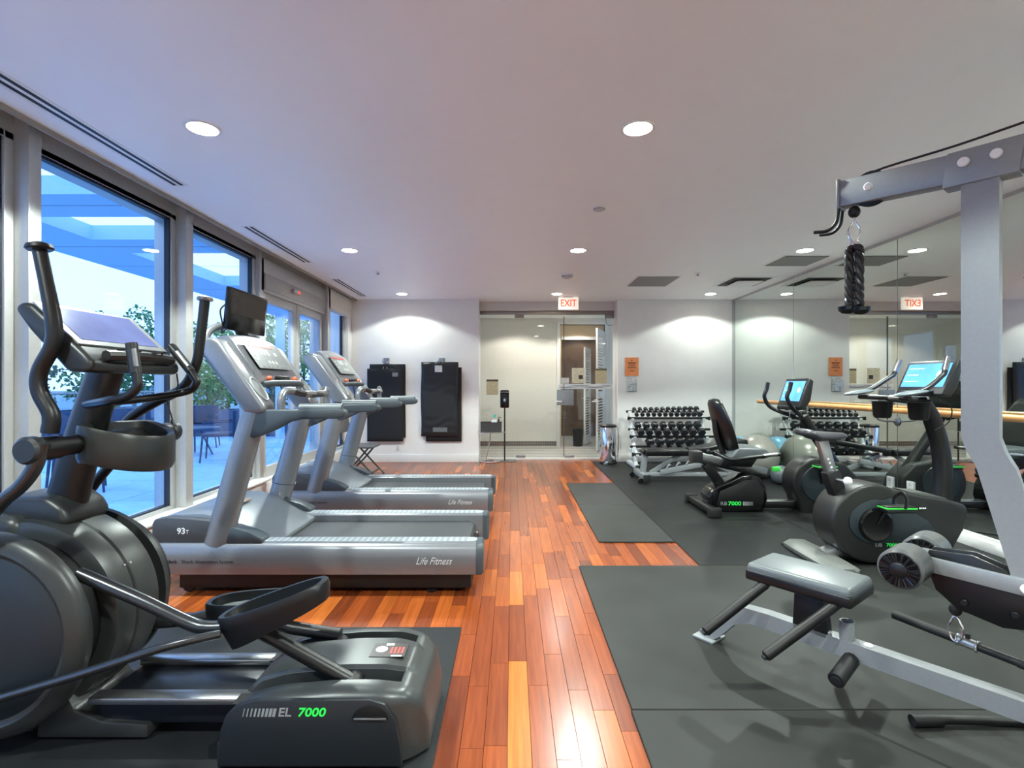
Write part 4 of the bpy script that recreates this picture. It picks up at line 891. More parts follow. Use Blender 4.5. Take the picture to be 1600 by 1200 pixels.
# cranks and pedals
for s, ang in ((-1, 62), (1, 242)):
    yy = UY+s*.175; a = math.radians(ang); tip = Vector((cx+math.cos(a)*.165, yy, cz+math.sin(a)*.165))
    G().beam((cx, UY+s*.15, cz), (tip.x, yy, tip.z), .016, .034, (0, 1, 0), .006).build('crank_arm', black, U)
    pd = G().box(tip.x-.1, tip.x+.11, yy+s*.06-.05, yy+s*.06+.05, tip.z-.008, tip.z+.004, .004, 2).build('pedal', green, U)
    G().box(tip.x-.092, tip.x+.102, yy+s*.06-.046, yy+s*.06+.046, tip.z-.034, tip.z-.0078, .008).box(tip.x-.095, tip.x+.105, yy+s*.06-.047, yy+s*.06+.047, tip.z+.0035, tip.z+.012, .003).build('pedal_tread', black, pd)
    G().tube([(tip.x+.02, yy+s*.06-.055, tip.z), (tip.x+.03, yy+s*.06-.055, tip.z+.06), (tip.x+.04, yy+s*.06, tip.z+.1), (tip.x+.03, yy+s*.06+.055, tip.z+.06), (tip.x+.02, yy+s*.06+.055, tip.z)], .014, 8, 6, flat=.3, up=(1, 0, 0)).build('pedal_strap', black, pd)
# seat post and saddle
G().beam((X(1312, UY), UY, Z(782, UY)), (X(1296, UY), UY, Z(735, UY)), .09, .1, (1, 0, 0), .012).build('post_socket', black, U)
sp = G().beam((X(1302, UY), UY, Z(755, UY)), (X(1283, UY), UY, Z(686, UY)), .06, .075, (1, 0, 0), .012).build('seat_post', steel, U)
for k in range(5): c = Vector((X(1290+k*2.6, UY), UY-.031, Z(716+k*6.5, UY))); G().cyl(c, c+Vector((0, -.002, 0)), .007, 10).build('adjust_hole', white_ink, sp)
G().tube([(X(1302, UY), UY-.04, Z(748, UY)), (X(1306, UY), UY-.1, Z(748, UY))], .012, 10, 1).build('pin_stem', steel, U); G().ell((X(1308, UY), UY-.12, Z(747, UY)), .03, .028, .03, 16, 10).build('adjust_knob', ring_m, U)
sd = []
for k in range(15):
    t = k/14; x = X(1246, UY)+t*(X(1321, UY)-X(1246, UY)); w = .115-.075*max(0, (t-.35)/.65)**.8 if t > .35 else .115*min(1, (t+.05)/.15)**.5
    zt_ = Z(672, UY)-.03*math.sin(t*PI)*0+(.012 if t < .25 else 0)-.02*t; h = .045+.02*math.sin(PI*min(1, t*1.1)); e = 1 if 0 < k < 14 else .6
    sd.append([(x, UY+w*e*math.copysign(abs(math.cos(q))**.7, math.cos(q)), zt_-h/2+h/2*e*math.copysign(abs(math.sin(q))**.8, math.sin(q))) for q in [2*PI*j/20 for j in range(20)]])
G().loft(sd).build('saddle', mat('saddle_vinyl', (66, 66, 70), .3, var=.05), U, ang=60)
# stabilizers
rs = []
for (yy, sc_) in ((UY-.33, .5), (UY-.3, .9), (UY-.1, 1), (UY+.15, 1), (UY+.32, .9), (UY+.36, .5)):
    rs.append([(2.24+dx*sc_, yy, .012+(dz)*(.6+.4*sc_)) for dx, dz in ((-.1, 0), (.1, 0), (.11, .03), (.07, .055), (-.06, .055), (-.11, .03))])
G().loft(rs).build('rear_stabilizer', mat('bike_stabilizer_grey', (120, 122, 118), .35, .2), U)
G().beam((2.26, UY, .05), (2.5, UY, .13), .1, .07, (0, 0, 1), .01).build('rear_strut', steel, U)
G().box(2.15, 2.32, UY-.34, UY+.37, .008, .022, .005).build('stabilizer_base', rubber, U)
G().box(2.5, 3.2, UY-.06, UY+.06, .012, .07, .01).build('base_beam', black, U)
G().box(3.12, 3.24, UY-.29, UY+.29, .009, .07, .02).build('front_stabilizer', black, U)
# mast, console
G().tube([(X(1470, UY), UY, Z(792, UY)), (X(1473, UY), UY, Z(740, UY)), (X(1468, UY), UY, Z(695, UY)), (X(1456, UY), UY, Z(655, UY)), (X(1442, UY), UY, Z(630, UY))], [.07, .066, .062, .06, .055], 16, 6, flat=.8).build('mast', black, U)
def screen_unit(T, xt, zt_, xb, zb, y0, y1, th, m, pad=.03):
    d = Vector((xt-xb, 0, zt_-zb)); L = d.length; d.normalize(); n = Vector((-d.z, 0, d.x))       # n points at the rider (-X)
    b = Vector((xb, 0, zb)); 
    pr = [b-d*pad*2+n*.0, b+d*(L+pad)+n*.0, b+d*(L+pad*.6)-n*th*.8, b+d*L*.2-n*th*1.3, b-d*pad*1.6-n*th]
    c = G().prism([(p.x, p.z) for p in pr], y0-pad, y1+pad, .014, 3).build('console', m, T)
    vs = [b+n*.003+Vector((0, y0, 0)), b+n*.003+Vector((0, y1, 0)), b+d*L+n*.003+Vector((0, y1, 0)), b+d*L+n*.003+Vector((0, y0, 0))]
    G().raw(vs+[v-n*.004 for v in vs], [(0, 1, 2, 3), (7, 6, 5, 4), (0, 1, 5, 4), (1, 2, 6, 5), (2, 3, 7, 6), (3, 0, 4, 7)]).build('touch_screen', scr, c, flat=True)
    o = b+n*.004+d*L*.55+Vector((0, y0+(y1-y0)*.18, 0)); R = .2*L
    G().lathe([(0, 0), (R*.7, .0), (R*.7, .001)], o, n, 24).build('screen_dial', mat('screen_dial', (170, 205, 245), .2, emit=(170, 205, 250), es=.6), c)
    g = G()
    for v, u in ((.78, .75), (.5, .62), (.22, .7)):
        p = b+n*.004+d*L*v; g.raw([p+Vector((0, y0+(y1-y0)*(1-u*.55)-.0, 0)), p+Vector((0, y1-.02, 0)), p+Vector((0, y1-.02, 0))+d*.006, p+Vector((0, y0+(y1-y0)*(1-u*.55), 0))+d*.006], [(0, 1, 2, 3)])
    g.build('screen_lines', mat('screen_line', (200, 222, 250), .2, emit=(200, 225, 255), es=.7), c, flat=True); return c
uc = screen_unit(U, 3.10, 1.438, 3.025, 1.268, 3.665, 4.06, .06, dk_grey, .032)
G().box(2.96, 3.1, 3.72, 4.0, 1.2, 1.24, .014).build('media_tray', black, uc)
for s, yy in ((-1, 3.6), (1, 4.05)):
    hx = .0 if s < 0 else -.06
    b_ = G().tube([(2.79+hx, yy, 1.225), (2.88+hx, yy, 1.27), (2.965+hx*.5, yy, 1.345), (2.985+hx*.3, yy, 1.37), (3.01, yy, 1.475)], .017, 12, 6).build('handlebar_horn', dk_grey, U)
    G().tube([(2.987+hx*.2, yy, 1.385), (3.01, yy, 1.478)], .02, 12, 1).build('pulse_grip', steel, b_)
    G().ell((2.755+hx, yy, 1.225), .12, .05, .018, 24, 10).xform(Matrix.Translation((2.755+hx, yy, 1.225)) @ Matrix.Rotation(math.radians(-8), 4, 'Y') @ Matrix.Translation((-2.755-hx, -yy, -1.225))).build('elbow_pad', mat('elbow_pad_grey', (112, 124, 130), .4), U)
hb_ = G().tube([(2.73, 3.58, 1.19), (2.72, 4.08, 1.19)], .017, 12, 1).build('handlebar_cross', black, U)
for a in (3.66, 3.88): G().tube([(2.729, a, 1.19), (2.727, a+.1, 1.19)], .019, 12, 1).build('pulse_grip', steel, hb_)
G().tube([(2.75, 3.82, 1.19), (2.9, 3.82, 1.17), (3.02, 3.81, 1.17)], .025, 12, 4).build('bar_stem', black, U)
for (bx, by) in ((2.79, 3.93), (2.87, 3.68)):
    G().lathe([(.05, 0), (.06, .02), (.068, .12), (.072, .125), (.062, .125), (.055, .02), (0, .02)], (bx, by, 1.035), (0, 0, 1), 24).build('cup_holder', black, U)
G().tube([(3.03, 3.7, 1.2), (3.1, 3.68, 1.12), (3.08, 3.68, 1.02), (3.0, 3.7, .96)], .004, 6, 6).build('sensor_cable', black, U)

# ------------------------------------------------------------------ recumbent bike
RY = 5.35
R = thing('recumbent_bike', 'black recumbent exercise bike with high backrest and lit blue screen', 'exercise bike', (2.6, RY, .008))
rh = [(1100, 774), (1105, 763), (1118, 755), (1152, 740), (1171, 738), (1182, 745), (1189, 759), (1191, 776), (1184, 796), (1120, 799), (1107, 791)]
hs = G().prism(Q(rh, RY), RY-.12, RY+.12, .02, 3).build('seat_housing', gloss_black, R)
rp = [(1112, 784), (1118, 764), (1156, 747), (1174, 746), (1183, 760), (1185, 778), (1179, 792), (1122, 794)]
G().prism(Q(rp, RY), RY-.128, RY-.119, .004).build('side_panel', black, hs)
text('lettering', 'RB', .05, (X(1131, RY-.13), RY-.1295, Z(787, RY-.13)), FRONT, grey_ink, hs, sx=1.2); text('lettering', '7000', .055, (X(1148, RY-.13), RY-.1295, Z(787, RY-.13)), FRONT, green_ink, hs, bold=.001, sx=1.2)
g = G()
for k in range(8): g.box(X(1161+k*2.1, RY-.13), X(1161+k*2.1+1.4-k*.12, RY-.13), RY-.131, RY-.1275, Z(790, RY-.13), Z(784, RY-.13))
g.build('stripe_mark', grey_ink, hs)
# rear foot and base rail
G().box(1.9, 2.0, RY-.36, RY+.36, .03, .09, .015).build('rear_stabilizer', black, R)
for yy in (RY-.33, RY+.33): G().box(1.89, 2.01, yy-.04, yy+.04, .01, .1, .012).build('stabilizer_foot', rubber, R)
G().box(1.96, 3.3, RY-.05, RY+.05, .03, .1, .012).build('base_rail', black, R)
G().box(2.35, 3.2, RY-.052, RY+.052, .095, .103, .003).build('rail_strip', steel, R)
# front housing
fcx, fcz = X(1268, RY), Z(752, RY)
fo = [(1268+39*math.cos(math.radians(t)), 752-39*math.sin(math.radians(t))) for t in range(60, 221, 12)]+[(1243, 800), (1330, 800), (1338, 770), (1330, 742), (1310, 722)]
fh = G().prism(Q(fo, RY), RY-.12, RY+.12, .03, 3).build('front_housing', ub, R)
for s in (-1, 1):
    yy = RY+s*.121; G().lathe([(.19, 0), (.185, .012), (.16, .016), (0, .016)], (fcx+.02, yy, fcz), (0, s, 0), 40).build('crank_disc', us, fh)
    a = math.radians(95 if s < 0 else 275); tip = Vector((fcx+.02+math.cos(a)*.19, RY+s*.16, fcz+math.sin(a)*.19))
    G().beam((fcx+.02, RY+s*.145, fcz), tip, .016, .034, (0, 1, 0), .005).build('crank_arm', black, R)
    pd = G().box(tip.x-.1, tip.x+.1, RY+s*.22-.05, RY+s*.22+.05, tip.z-.008, tip.z+.004, .004, 2).build('pedal', green, R)
    G().box(tip.x-.09, tip.x+.09, RY+s*.22-.045, RY+s*.22+.045, tip.z-.032, tip.z-.0078, .007).box(tip.x-.094, tip.x+.094, RY+s*.22-.046, RY+s*.22+.046, tip.z+.0035, tip.z+.012, .003).build('pedal_tread', black, pd)
# seat rail, seat
G().beam((X(1088, RY), RY, Z(711, RY)), (X(1196, RY), RY, Z(737, RY)), .1, .07, (0, 0, 1), .01).build('seat_rail', steel, R)
G().beam((X(1088, RY), RY, Z(719, RY)), (X(1198, RY), RY, Z(744, RY)), .085, .04, (0, 0, 1), .008).build('rail_underside', black, R)
G().box(X(1079, RY), X(1095, RY), RY-.07, RY+.07, Z(722, RY), Z(704, RY), .012).build('rail_end_block', dk_grey, R)
G().beam((X(1102, RY), RY, Z(724, RY)), (X(1124, RY), RY, Z(755, RY)), .09, .09, (1, 0, 0), .01).build('rail_strut', black, R)
G().tube([(X(1180, RY), RY, Z(738, RY)), (X(1160, RY), RY, Z(742, RY)), (X(1146, RY), RY, Z(752, RY))], .03, 10, 4).build('rail_strut', steel, R)
G().prism(Q([(1128, 712), (1140, 696), (1180, 697), (1192, 706), (1180, 713)], RY), RY-.21, RY+.21, .02, 3).build('seat_pad', vinyl_g, R)
G().prism(Q([(1118, 726), (1128, 710), (1178, 713), (1168, 728)], RY), RY-.1, RY+.1, .01).build('seat_carriage', black, R)
for s in (-1, 1):
    h = G().tube([(X(1112, RY), RY+s*.1, Z(705, RY)), (X(1125, RY), RY+s*.26, Z(712, RY)), (X(1150, RY), RY+s*.29, Z(709, RY)), (X(1196, RY), RY+s*.29, Z(704, RY))], .017, 10, 6).build('seat_handle', black, R)
    G().tube([(X(1172, RY), RY+s*.29, Z(706.2, RY)), (X(1192, RY), RY+s*.29, Z(704.3, RY))], .019, 10, 1).build('pulse_grip', steel, h)
rings = []
for k in range(15):
    t = k/14; x = X(1137+(1112-1137)*t, RY); z = Z(702+(624-702)*t, RY); w = (.2+.03*math.sin(PI*min(1, t*1.3)))*(1-.4*max(0, (t-.55)/.45)**2.2)*(.85 if k in (0, 14) else 1); th = .045*(.6 if k in (0, 14) else 1)
    rings.append([(x+.95*th*math.sin(q)*(1 if math.sin(q) > 0 else .8)+.03*(abs(math.cos(q))**2), RY+w*math.copysign(abs(math.cos(q))**.7, math.cos(q)), z+.3*th*math.sin(q)) for q in [2*PI*j/24 for j in range(24)]])
G().loft(rings).build('backrest', vinyl, R, ang=60)
G().tube([(X(1116, RY), RY, Z(655, RY)), (X(1124, RY)-.03, RY, Z(680, RY)), (X(1134, RY)-.03, RY, Z(708, RY))], .025, 10, 5, flat=2).build('backrest_frame', black_m, R)
G().box(X(1186, RY), X(1199, RY), RY-.28, RY-.24, Z(730, RY), Z(723, RY), .015).build('release_lever', green, R)
# mast, console, handlebars
G().tube([(X(1318, RY), RY, Z(745, RY)), (X(1292, RY), RY, Z(708, RY)), (X(1268, RY), RY, Z(672, RY)), (X(1255, RY), RY, Z(650, RY))], [.06, .055, .05, .05], 14, 6, flat=.8).build('mast', black, R)
rc = screen_unit(R, 2.915, 1.322, 2.845, 1.12, 5.17, 5.53, .07, dk_grey, .035)
G().box(2.79, 2.9, 5.2, 5.5, 1.03, 1.07, .012).build('media_tray', black, rc)
for s in (-1, 1):
    yy = RY+s*.23; G().tube([(2.74, yy, 1.31), (2.725, yy, 1.24), (2.70, yy, 1.16), (2.75, yy, 1.06), (2.84, RY+s*.18, 1.0), (2.96, RY+s*.03, .94)], .02, 12, 6).build('handlebar', black, R)
G().tube([(2.8, 5.25, 1.05), (2.79, 5.24, .98), (2.8, 5.26, .92)], .004, 6, 4).build('sensor_cable', steel, R)

# ------------------------------------------------------------------ cable machine (multi gym)
gA = Vector((1.10, 2.49, 0)); gd = Vector((.62, -.78, 0)).normalized(); gv = Vector((.78, .62, 0)).normalized()
def GP(t, v, z): return gA+gd*t+gv*v+Vector((0, 0, z))
M = thing('cable_machine', 'silver cable weight machine with padded seat, leg rollers and hanging rope', 'weight machine', GP(.7, 0, .011))
# floor tube
ft = G()
pth = [(-.19, .02), (-.13, .07), (-.05, .16), (.03, .2), (.12, .205), (1.35, .205)]
sec = [(-.03, -.03), (.03, -.03), (.03, .03), (-.03, .03)]
rings = []
for i, (t, z) in enumerate(pth):
    a, b = pth[max(0, i-1)], pth[min(len(pth)-1, i+1)]; d = Vector((b[0]-a[0], b[1]-a[1])).normalized(); n = Vector((-d.y, d.x))
    rings.append([GP(t+n.x*q[1]*1.15, q[0], z+n.y*q[1]*1.15) for q in sec])
ft.loft(rings).build('floor_tube', silver_l, M, ang=30)
G().beam(GP(-.23, 0, .017), GP(-.12, 0, .017), .12, .012, (0, 0, 1), .003).build('foot_plate', silver_l, M)
G().cyl(GP(-.215, 0, .02), GP(-.215, 0, .026), .01, 12).build('foot_bolt', dk_grey, M)
for t in (1.12, 1.3): G().beam(GP(t, 0, .012), GP(t, 0, .18), .055, .055, (gd.x, gd.y, 0), .004).build('floor_leg', silver_l, M)
G().beam(GP(1.3, -.6, .07), GP(1.3, .6, .07), .06, .1, (0, 0, 1), .006).build('rear_cross_tube', silver_l, M)
sk = G().lathe([(.028, 0), (.028, .075), (.022, .075), (.022, .01), (0, .01)], GP(.445, 0, .238), (0, 0, 1), 24).build('socket', silver_l, M)
for t in (.37, .52): G().cyl(GP(t, 0, .238), GP(t, 0, .246), .017, 14, .3).build('bolt', ring_m, M)
G().cyl(GP(.47, -.19, .145), GP(.47, -.03, .175), .03, 20, .12).build('foot_peg', rubber, M); G().cyl(GP(.47, -.193, .144), GP(.47, -.189, .145), .018, 16).build('peg_cap', dk_grey, M)
G().cyl(GP(.47, .19, .145), GP(.47, .03, .175), .03, 20, .12).build('foot_peg', rubber, M)
G().cyl(GP(.47, -.05, .16), GP(.47, .05, .16), .014, 12).build('peg_axle', steel, M)
# seat
G().beam(GP(.08, 0, .452), GP(.5, 0, .452), .25, .065, (0, 0, 1), .022, 4).build('seat_pad', vinyl_g, M)
G().beam(GP(.077, 0, .432), GP(.503, 0, .432), .256, .05, (0, 0, 1), .012, 3).build('seat_pad_side', vinyl, M)
G().prism([(.24, .22), (.38, .22), (.36, .41), (.25, .41)], -.03, .03, .004).xform(Matrix.Translation(gA) @ Matrix((gd, gv, Vector((0, 0, 1)))).transposed().to_4x4()).build('seat_stem', black_m, M)
for t0, t1 in ((.16, .04), (.44, .3)):
    for s in (-1, ):
        G().cyl(GP(t0-.0, -.1, .405), GP(t1-.02, -.36, .215), .021, 16, .3).build('hold_bar', black_m, M)
        G().cyl(GP(t1-.0205, -.3605, .2145), GP(t1-.0235, -.3665, .21), .012, 12).build('bar_end', dk_grey, M)
    G().cyl(GP(t0, -.1, .405), GP(t0, .1, .405), .018, 12).build('bar_axle', black_m, M)
G().cyl(GP(.44, .1, .405), GP(.28, .3, .23), .021, 16, .3).build('hold_bar', black_m, M)
# column with a kink
cl = G(); rings = []
for t, z in ((.86, 2.06), (.86, 1.1), (.875, 1.05), (.9, 1.0), (1.1, .2)):
    rings.append([GP(t+a, b, z) for a, b in ((-.05, -.028), (.05, -.028), (.05, .028), (-.05, .028))])
cl.loft(rings).build('column', silver_l, M, ang=20)
# top arm
G().beam(GP(.42, 0, 2.065), GP(1.6, 0, 2.02), .06, .105, (0, 0, 1), .004).build('top_arm', silver_l, M)
G().beam(GP(.415, 0, 2.065), GP(.428, 0, 2.065), .075, .12, (0, 0, 1), .004).build('arm_end_plate', silver_l, M)
gp = G().prism([(.76, 1.985), (.96, 1.985), (.975, 2.105), (.775, 2.105)], -.038, .038, .002).xform(Matrix.Translation(gA) @ Matrix((gd, gv, Vector((0, 0, 1)))).transposed().to_4x4()).build('gusset_plate', silver_l, M)
for t, z in ((.82, 2.06), (.905, 2.06)): G().cyl(GP(t, -.038, z), GP(t, -.05, z), .017, 18, .3).build('bolt', ring_m, gp)
for t, z, r in ((.53, 2.062, .068), (1.1, 2.09, .075)):
    G().lathe([(r, -.012), (r*.93, 0), (r, .012), (.02, .012)], GP(t, 0, z), gv, 28).build('pulley', black, M)
    G().cyl(GP(t, -.03, z), GP(t, -.042, z), .016, 18, .3).build('bolt', ring_m, M)
G().tube([GP(.48, 0, 2.02), GP(.5, 0, 2.09), GP(.54, 0, 2.128), GP(.8, 0, 2.14), GP(1.08, 0, 2.163), GP(1.16, 0, 2.15), GP(1.5, 0, 2.1)], .0045, 8, 5).build('top_cable', black, M)
for s in (-1, 1): G().tube([GP(.42, s*.02, 2.03), GP(.418, s*.02, 1.99), GP(.41, s*.022, 1.95), GP(.38, s*.026, 1.925), GP(.33, s*.03, 1.928)], .007, 10, 5).build('bar_hook', black, M)
G().ell(GP(.47, 0, 1.985), .022, .022, .024, 16, 10).build('cable_stop_ball', rubber, M)
def carabiner(c, h, w=.02, name='carabiner', par=M):
    pts = [c+gd*(w*math.sin(2*PI*k/20)*(1 if math.cos(2*PI*k/20) < .5 else .75))+Vector((0, 0, h*math.cos(2*PI*k/20))) for k in range(21)]
    G().tube(pts, .004, 8, 1, cap=False, up=gv).build(name, chrome, par)
G().tube([GP(.47, 0, 1.965), GP(.47, 0, 1.945)], .004, 8, 1).build('cable_eye', chrome, M)
carabiner(GP(.47, 0, 1.905), .042)
ra = thing('triceps_rope', 'black braided pull rope with rubber ends hanging from the top arm hook', 'rope', GP(.47, 0, 1.57))
for s in (-1, 1):
    o = .018; g = G()
    base = [GP(.47, 0, 1.845)+gd*s*.008, GP(.47, 0, 1.82)+gd*s*o, GP(.47, 0, 1.7)+gd*s*o*.95, GP(.47, 0, 1.605)+gd*s*o]
    sp_ = smooth_path(base, 12); n = len(sp_)
    for k3 in range(3):
        pts = []
        for i, p in enumerate(sp_): a = i/n*2*PI*3.2+k3*2*PI/3; pts.append(p+gd*math.cos(a)*.0085+gv*math.sin(a)*.0085)
        g.tube(pts, .0098, 8, 1)
    g.build('rope_strand', mat('black_nylon_rope', (24, 24, 25), .35, var=.2, scale=300), ra)
    G().lathe([(0, 0), (.02, .004), (.034, .016), (.036, .03), (.02, .036), (0, .037)], GP(.47, 0, 1.572-.008*(s > 0))+gd*s*.024, (0, 0, 1), 24).build('rope_end', gloss_black, ra)
G().box(-.016, .016, -.012, .012, 0, .03, .004).xform(Matrix.Translation(GP(.47, 0, 1.835)) @ Matrix((gd, gv, Vector((0, 0, 1)))).transposed().to_4x4()).build('rope_clamp', chrome, ra)
# leg developer arm with two rollers
G().beam(GP(.68, -.03, .63), GP(1.45, -.03, .60), .03, .055, (0, 0, 1), .004).build('leg_arm', silver_l, M)
G().beam(GP(.68, .05, .64), GP(1.2, .05, .62), .03, .045, (0, 0, 1), .004).build('leg_arm', silver_l, M)
G().cyl(GP(.98, -.045, .617), GP(.98, -.056, .617), .017, 18, .3).build('bolt', ring_m, M)
for s in (-1, 1):
    r0, r1 = (-.2, -.06) if s < 0 else (.06, .2)
    ro = G().cyl(GP(.675, r0, .63), GP(.675, r1, .63), .07, 36, .16).build('leg_roller', mat('roller_vinyl', (84, 86, 86), .3, var=.06), M)
    e = r0 if s < 0 else r0
    G().lathe([(.062, .0), (.06, -.003), (.03, -.004), (0, -.006)], GP(.675, e, .63), gv, 36).build('roller_cap', black, ro)
    for k in range(16):
        a = 2*PI*k/16; dr = gd*math.cos(a)+Vector((0, 0, math.sin(a))); c = GP(.675, e-.004, .63)
        G().tube([c+dr*.03, c+dr*.058], [.004, .007], 6, 1).build('cap_rib', gloss_black, ro)
    G().lathe([(.026, 0), (.026, -.008), (.02, -.011), (0, -.012)], GP(.675, e-.002, .63), gv, 24).build('hub_cap', black, ro)
G().cyl(GP(.675, -.19, .63), GP(.675, .19, .63), .012, 12).build('roller_axle', steel, M)
# low pulley housing, hook and straight bar
TM = Matrix.Translation(gA) @ Matrix((gd, gv, Vector((0, 0, 1)))).transposed().to_4x4()
for s in (-1, 1):
    G().prism([(.72, .68), (.71, .63), (.74, .54), (.80, .49), (.92, .465), (.99, .48), (1.01, .52), (.98, .58), (.93, .66), (.84, .69)], s*.03-.004, s*.03+.004, .003).xform(TM).build('pulley_plate', black, M)
for t, z in ((.82, .52), (.95, .52)):
    G().lathe([(.042, -.012), (.036, 0), (.042, .012)], GP(t, 0, z), gv, 24).build('pulley', dk_grey, M); G().cyl(GP(t, -.034, z), GP(t, -.044, z), .012, 14, .3).build('bolt', black, M)
G().ell(GP(.79, 0, .475), .02, .02, .022, 14, 10).build('cable_stop_ball', rubber, M)
carabiner(GP(.79, 0, .405), .045)
G().tube([GP(1.05, 0, .52), GP(1.1, 0, .4), GP(1.13, 0, .25), GP(1.18, 0, .1)], .005, 8, 5).build('low_cable', black, M)
rb = thing('row_bar', 'short black straight pull bar hanging from the low pulley clip', 'pull bar', GP(.8, .1, .33))
b0, b1 = GP(.56, .16, .335), GP(1.14, .04, .315)
G().tube([b0, b1], .0145, 14, 1).build('bar', black_m, rb)
dv = (b1-b0).normalized(); mid_ = b0+(b1-b0)*.42
G().tube([b0, b0+dv*.24], .017, 14, 1).build('grip', rubber, rb); G().tube([b1-dv*.2, b1], .017, 14, 1).build('grip', rubber, rb)
G().tube([mid_-dv*.03, mid_+dv*.03], .019, 14, 1).build('swivel_sleeve', steel, rb)
for s in (-1, 1): G().torus(mid_+dv*.03*s, dv, .019, .004).build('swivel_ring', chrome, rb)
G().tube([mid_, mid_+Vector((0, 0, .035))], .008, 8, 1).build('swivel_post', black, rb)
# stack guide plate and weight stack at the outer end
G().beam(GP(1.12, 0, .25), GP(1.12, 0, .6), .14, .012, (gd.x, gd.y, 0), .003).build('guide_plate', silver_l, M)
for k in range(12): G().beam(GP(1.42, -.13, .2+k*.036), GP(1.42, .13, .2+k*.036), .1, .033, (0, 0, 1), .003).build('weight_plate', black_m, M)
for s in (-1, 1): G().cyl(GP(1.42, s*.09, .18), GP(1.42, s*.09, 2.0), .011, 12).build('guide_rod', chrome, M)
G().beam(GP(1.5, 0, .15), GP(1.5, 0, 2.02), .08, .06, (gd.x, gd.y, 0), .004).build('rear_column', silver_l, M)
# loose handle bar lying on the mat in front
lh = thing('lat_bar', 'black padded bar lying on the front mat beside the floor tube', 'pull bar', (1.62, 2.0, .011))
G().tube([P(1425, 1126, 1.94), P(1500, 1124, 1.945), P(1600, 1128, 1.94)], .017, 14, 3).build('bar', black_m, lh); G().tube([P(1425, 1126, 1.94), P(1470, 1125, 1.942)], .021, 14, 1).build('grip', rubber, lh)
# ------------------------------------------------------------------ barre along the mirror
oak = mat('oak_barre', (196, 142, 88), .35, var=.12, scale=14)
BR = thing('ballet_barre', 'long round wooden ballet barre mounted along the mirror wall', 'barre', (3.5, 4.4, 1.05))
G().cyl((3.5, 1.4, 1.05), (3.5, 7.42, 1.05), .027, 20, .3).build('rail', oak, BR)
for yy in (6.85, 5.0, 3.15, 1.6):
    b = G().tube([(3.5, yy, 1.03), (3.5, yy, .975), (3.54, yy, .945), (3.685, yy, .935)], .011, 10, 5).build('bracket', steel, BR)
    G().lathe([(.045, 0), (.045, .006), (.03, .016), (.012, .022)], (3.692, yy, .935), (-1, 0, 0), 24).build('wall_flange', steel, b)
for yy, w in ((5.09, 'farther from the cable machine'), (4.83, 'closer to the cable machine')):
    t = thing('wall_outlet', 'white electrical outlet plate low on the mirror, the one '+w, 'outlet', (3.69, yy, .28))
    G().box(3.682, 3.694, yy-.04, yy+.04, .27, .39, .003).build('cover_plate', trim_m, t)
    for z in (.3, .345): G().box(3.679, 3.683, yy-.018, yy+.018, z, z+.03, .003).build('socket', mat('socket_ivory', (205, 203, 196), .4), t)
G().tube([(3.68, 4.83, .31), (3.55, 4.75, .12), (3.45, 4.6, .02), (3.3, 4.4, .018), (3.35, 4.2, .018), (3.25, 4.12, .02)], .006, 6, 6).solo('power_cord', black, 'black power cord from the mirror outlet to the upright bike', 'cord')
t = thing('wall_outlet', 'white electrical outlet on the back wall under the left pair of mats', 'outlet', (X(622, YB), YB, .22))
G().box(X(622, YB)-.04, X(622, YB)+.04, YB-.008, YB, .18, .29, .003).build('cover_plate', trim_m, t); G().box(X(622, YB)-.016, X(622, YB)+.016, YB-.0095, YB-.007, .2, .27, .003).build('socket', mat('socket_ivory', (205, 203, 196), .4), t)

# ------------------------------------------------------------------ dumbbell rack
RK = thing('dumbbell_rack', 'white steel dumbbell rack with three sloping black tiers against the back wall', 'rack', (2.46, 8.2, .008))
rk_w = mat('rack_white_steel', (214, 218, 218), .35, .15)
tiers = [(8.22, .775), (8.07, .5), (7.92, .245)]; th_ = math.atan2(.095, .2)
for x in (1.9, 3.02):
    G().prism([(7.82, .012), (8.5, .012), (8.5, .05), (8.46, .07), (7.86, .07), (7.82, .05)], x-.035, x+.035, .006, plane='yz').build('foot', rk_w, RK)
    G().beam((x, 8.02, .06), (x, 8.44, .86), .06, .07, (0, 1, 0), .006).build('upright', rk_w, RK)
    for (yy, z) in tiers: G().beam((x, yy-.02, z-.045), (x, yy+.26, z+.09), .045, .05, (0, 0, 1), .006).build('tier_bracket', rk_w, RK)
    G().prism([(7.8, .012), (7.86, .012), (7.86, .075), (7.8, .075)], x-.037, x+.037, .004, plane='yz').build('foot_cap', rubber, RK)
G().box(1.9, 3.02, 8.42, 8.47, .2, .26, .004).build('back_brace', rk_w, RK)
for i, (yy, z) in enumerate(tiers):
    e = .1 if i else .06
    for dy, dz in ((0, 0), (.2, .095)):
        G().beam((1.9-.06, yy+dy, z+dz-.014), (3.02+e+.02, yy+dy, z+dz-.014), .03, .036, (0, 0, 1), .004).build('tier_bar', black_m, RK)
    for xx in (1.9-.065, 3.02+e+.025): G().box(xx-.012, xx+.012, yy-.03, yy+.03, z-.045, z+.012, .005).build('bar_cap', black, RK)
def dumbbell_proto(r, L, hl):
    h = G().lathe([(.013, -L/2), (.017, 0), (.013, L/2)], (0, 0, 0), (0, 1, 0), 12).mesh('handle', chrome)
    hd = G().lathe([(r*.72, 0), (r, hl*.18), (r, hl*.85), (r*.86, hl)], (0, 0, 0), (0, 1, 0), 6).mesh('head', mat('dumbbell_rubber', (34, 36, 38), .35, var=.1), ang=20)
    return h, hd
ORD = ['first', 'second', 'third', 'fourth', 'fifth', 'sixth', 'seventh', 'eighth', 'ninth', 'tenth', 'eleventh', 'twelfth']
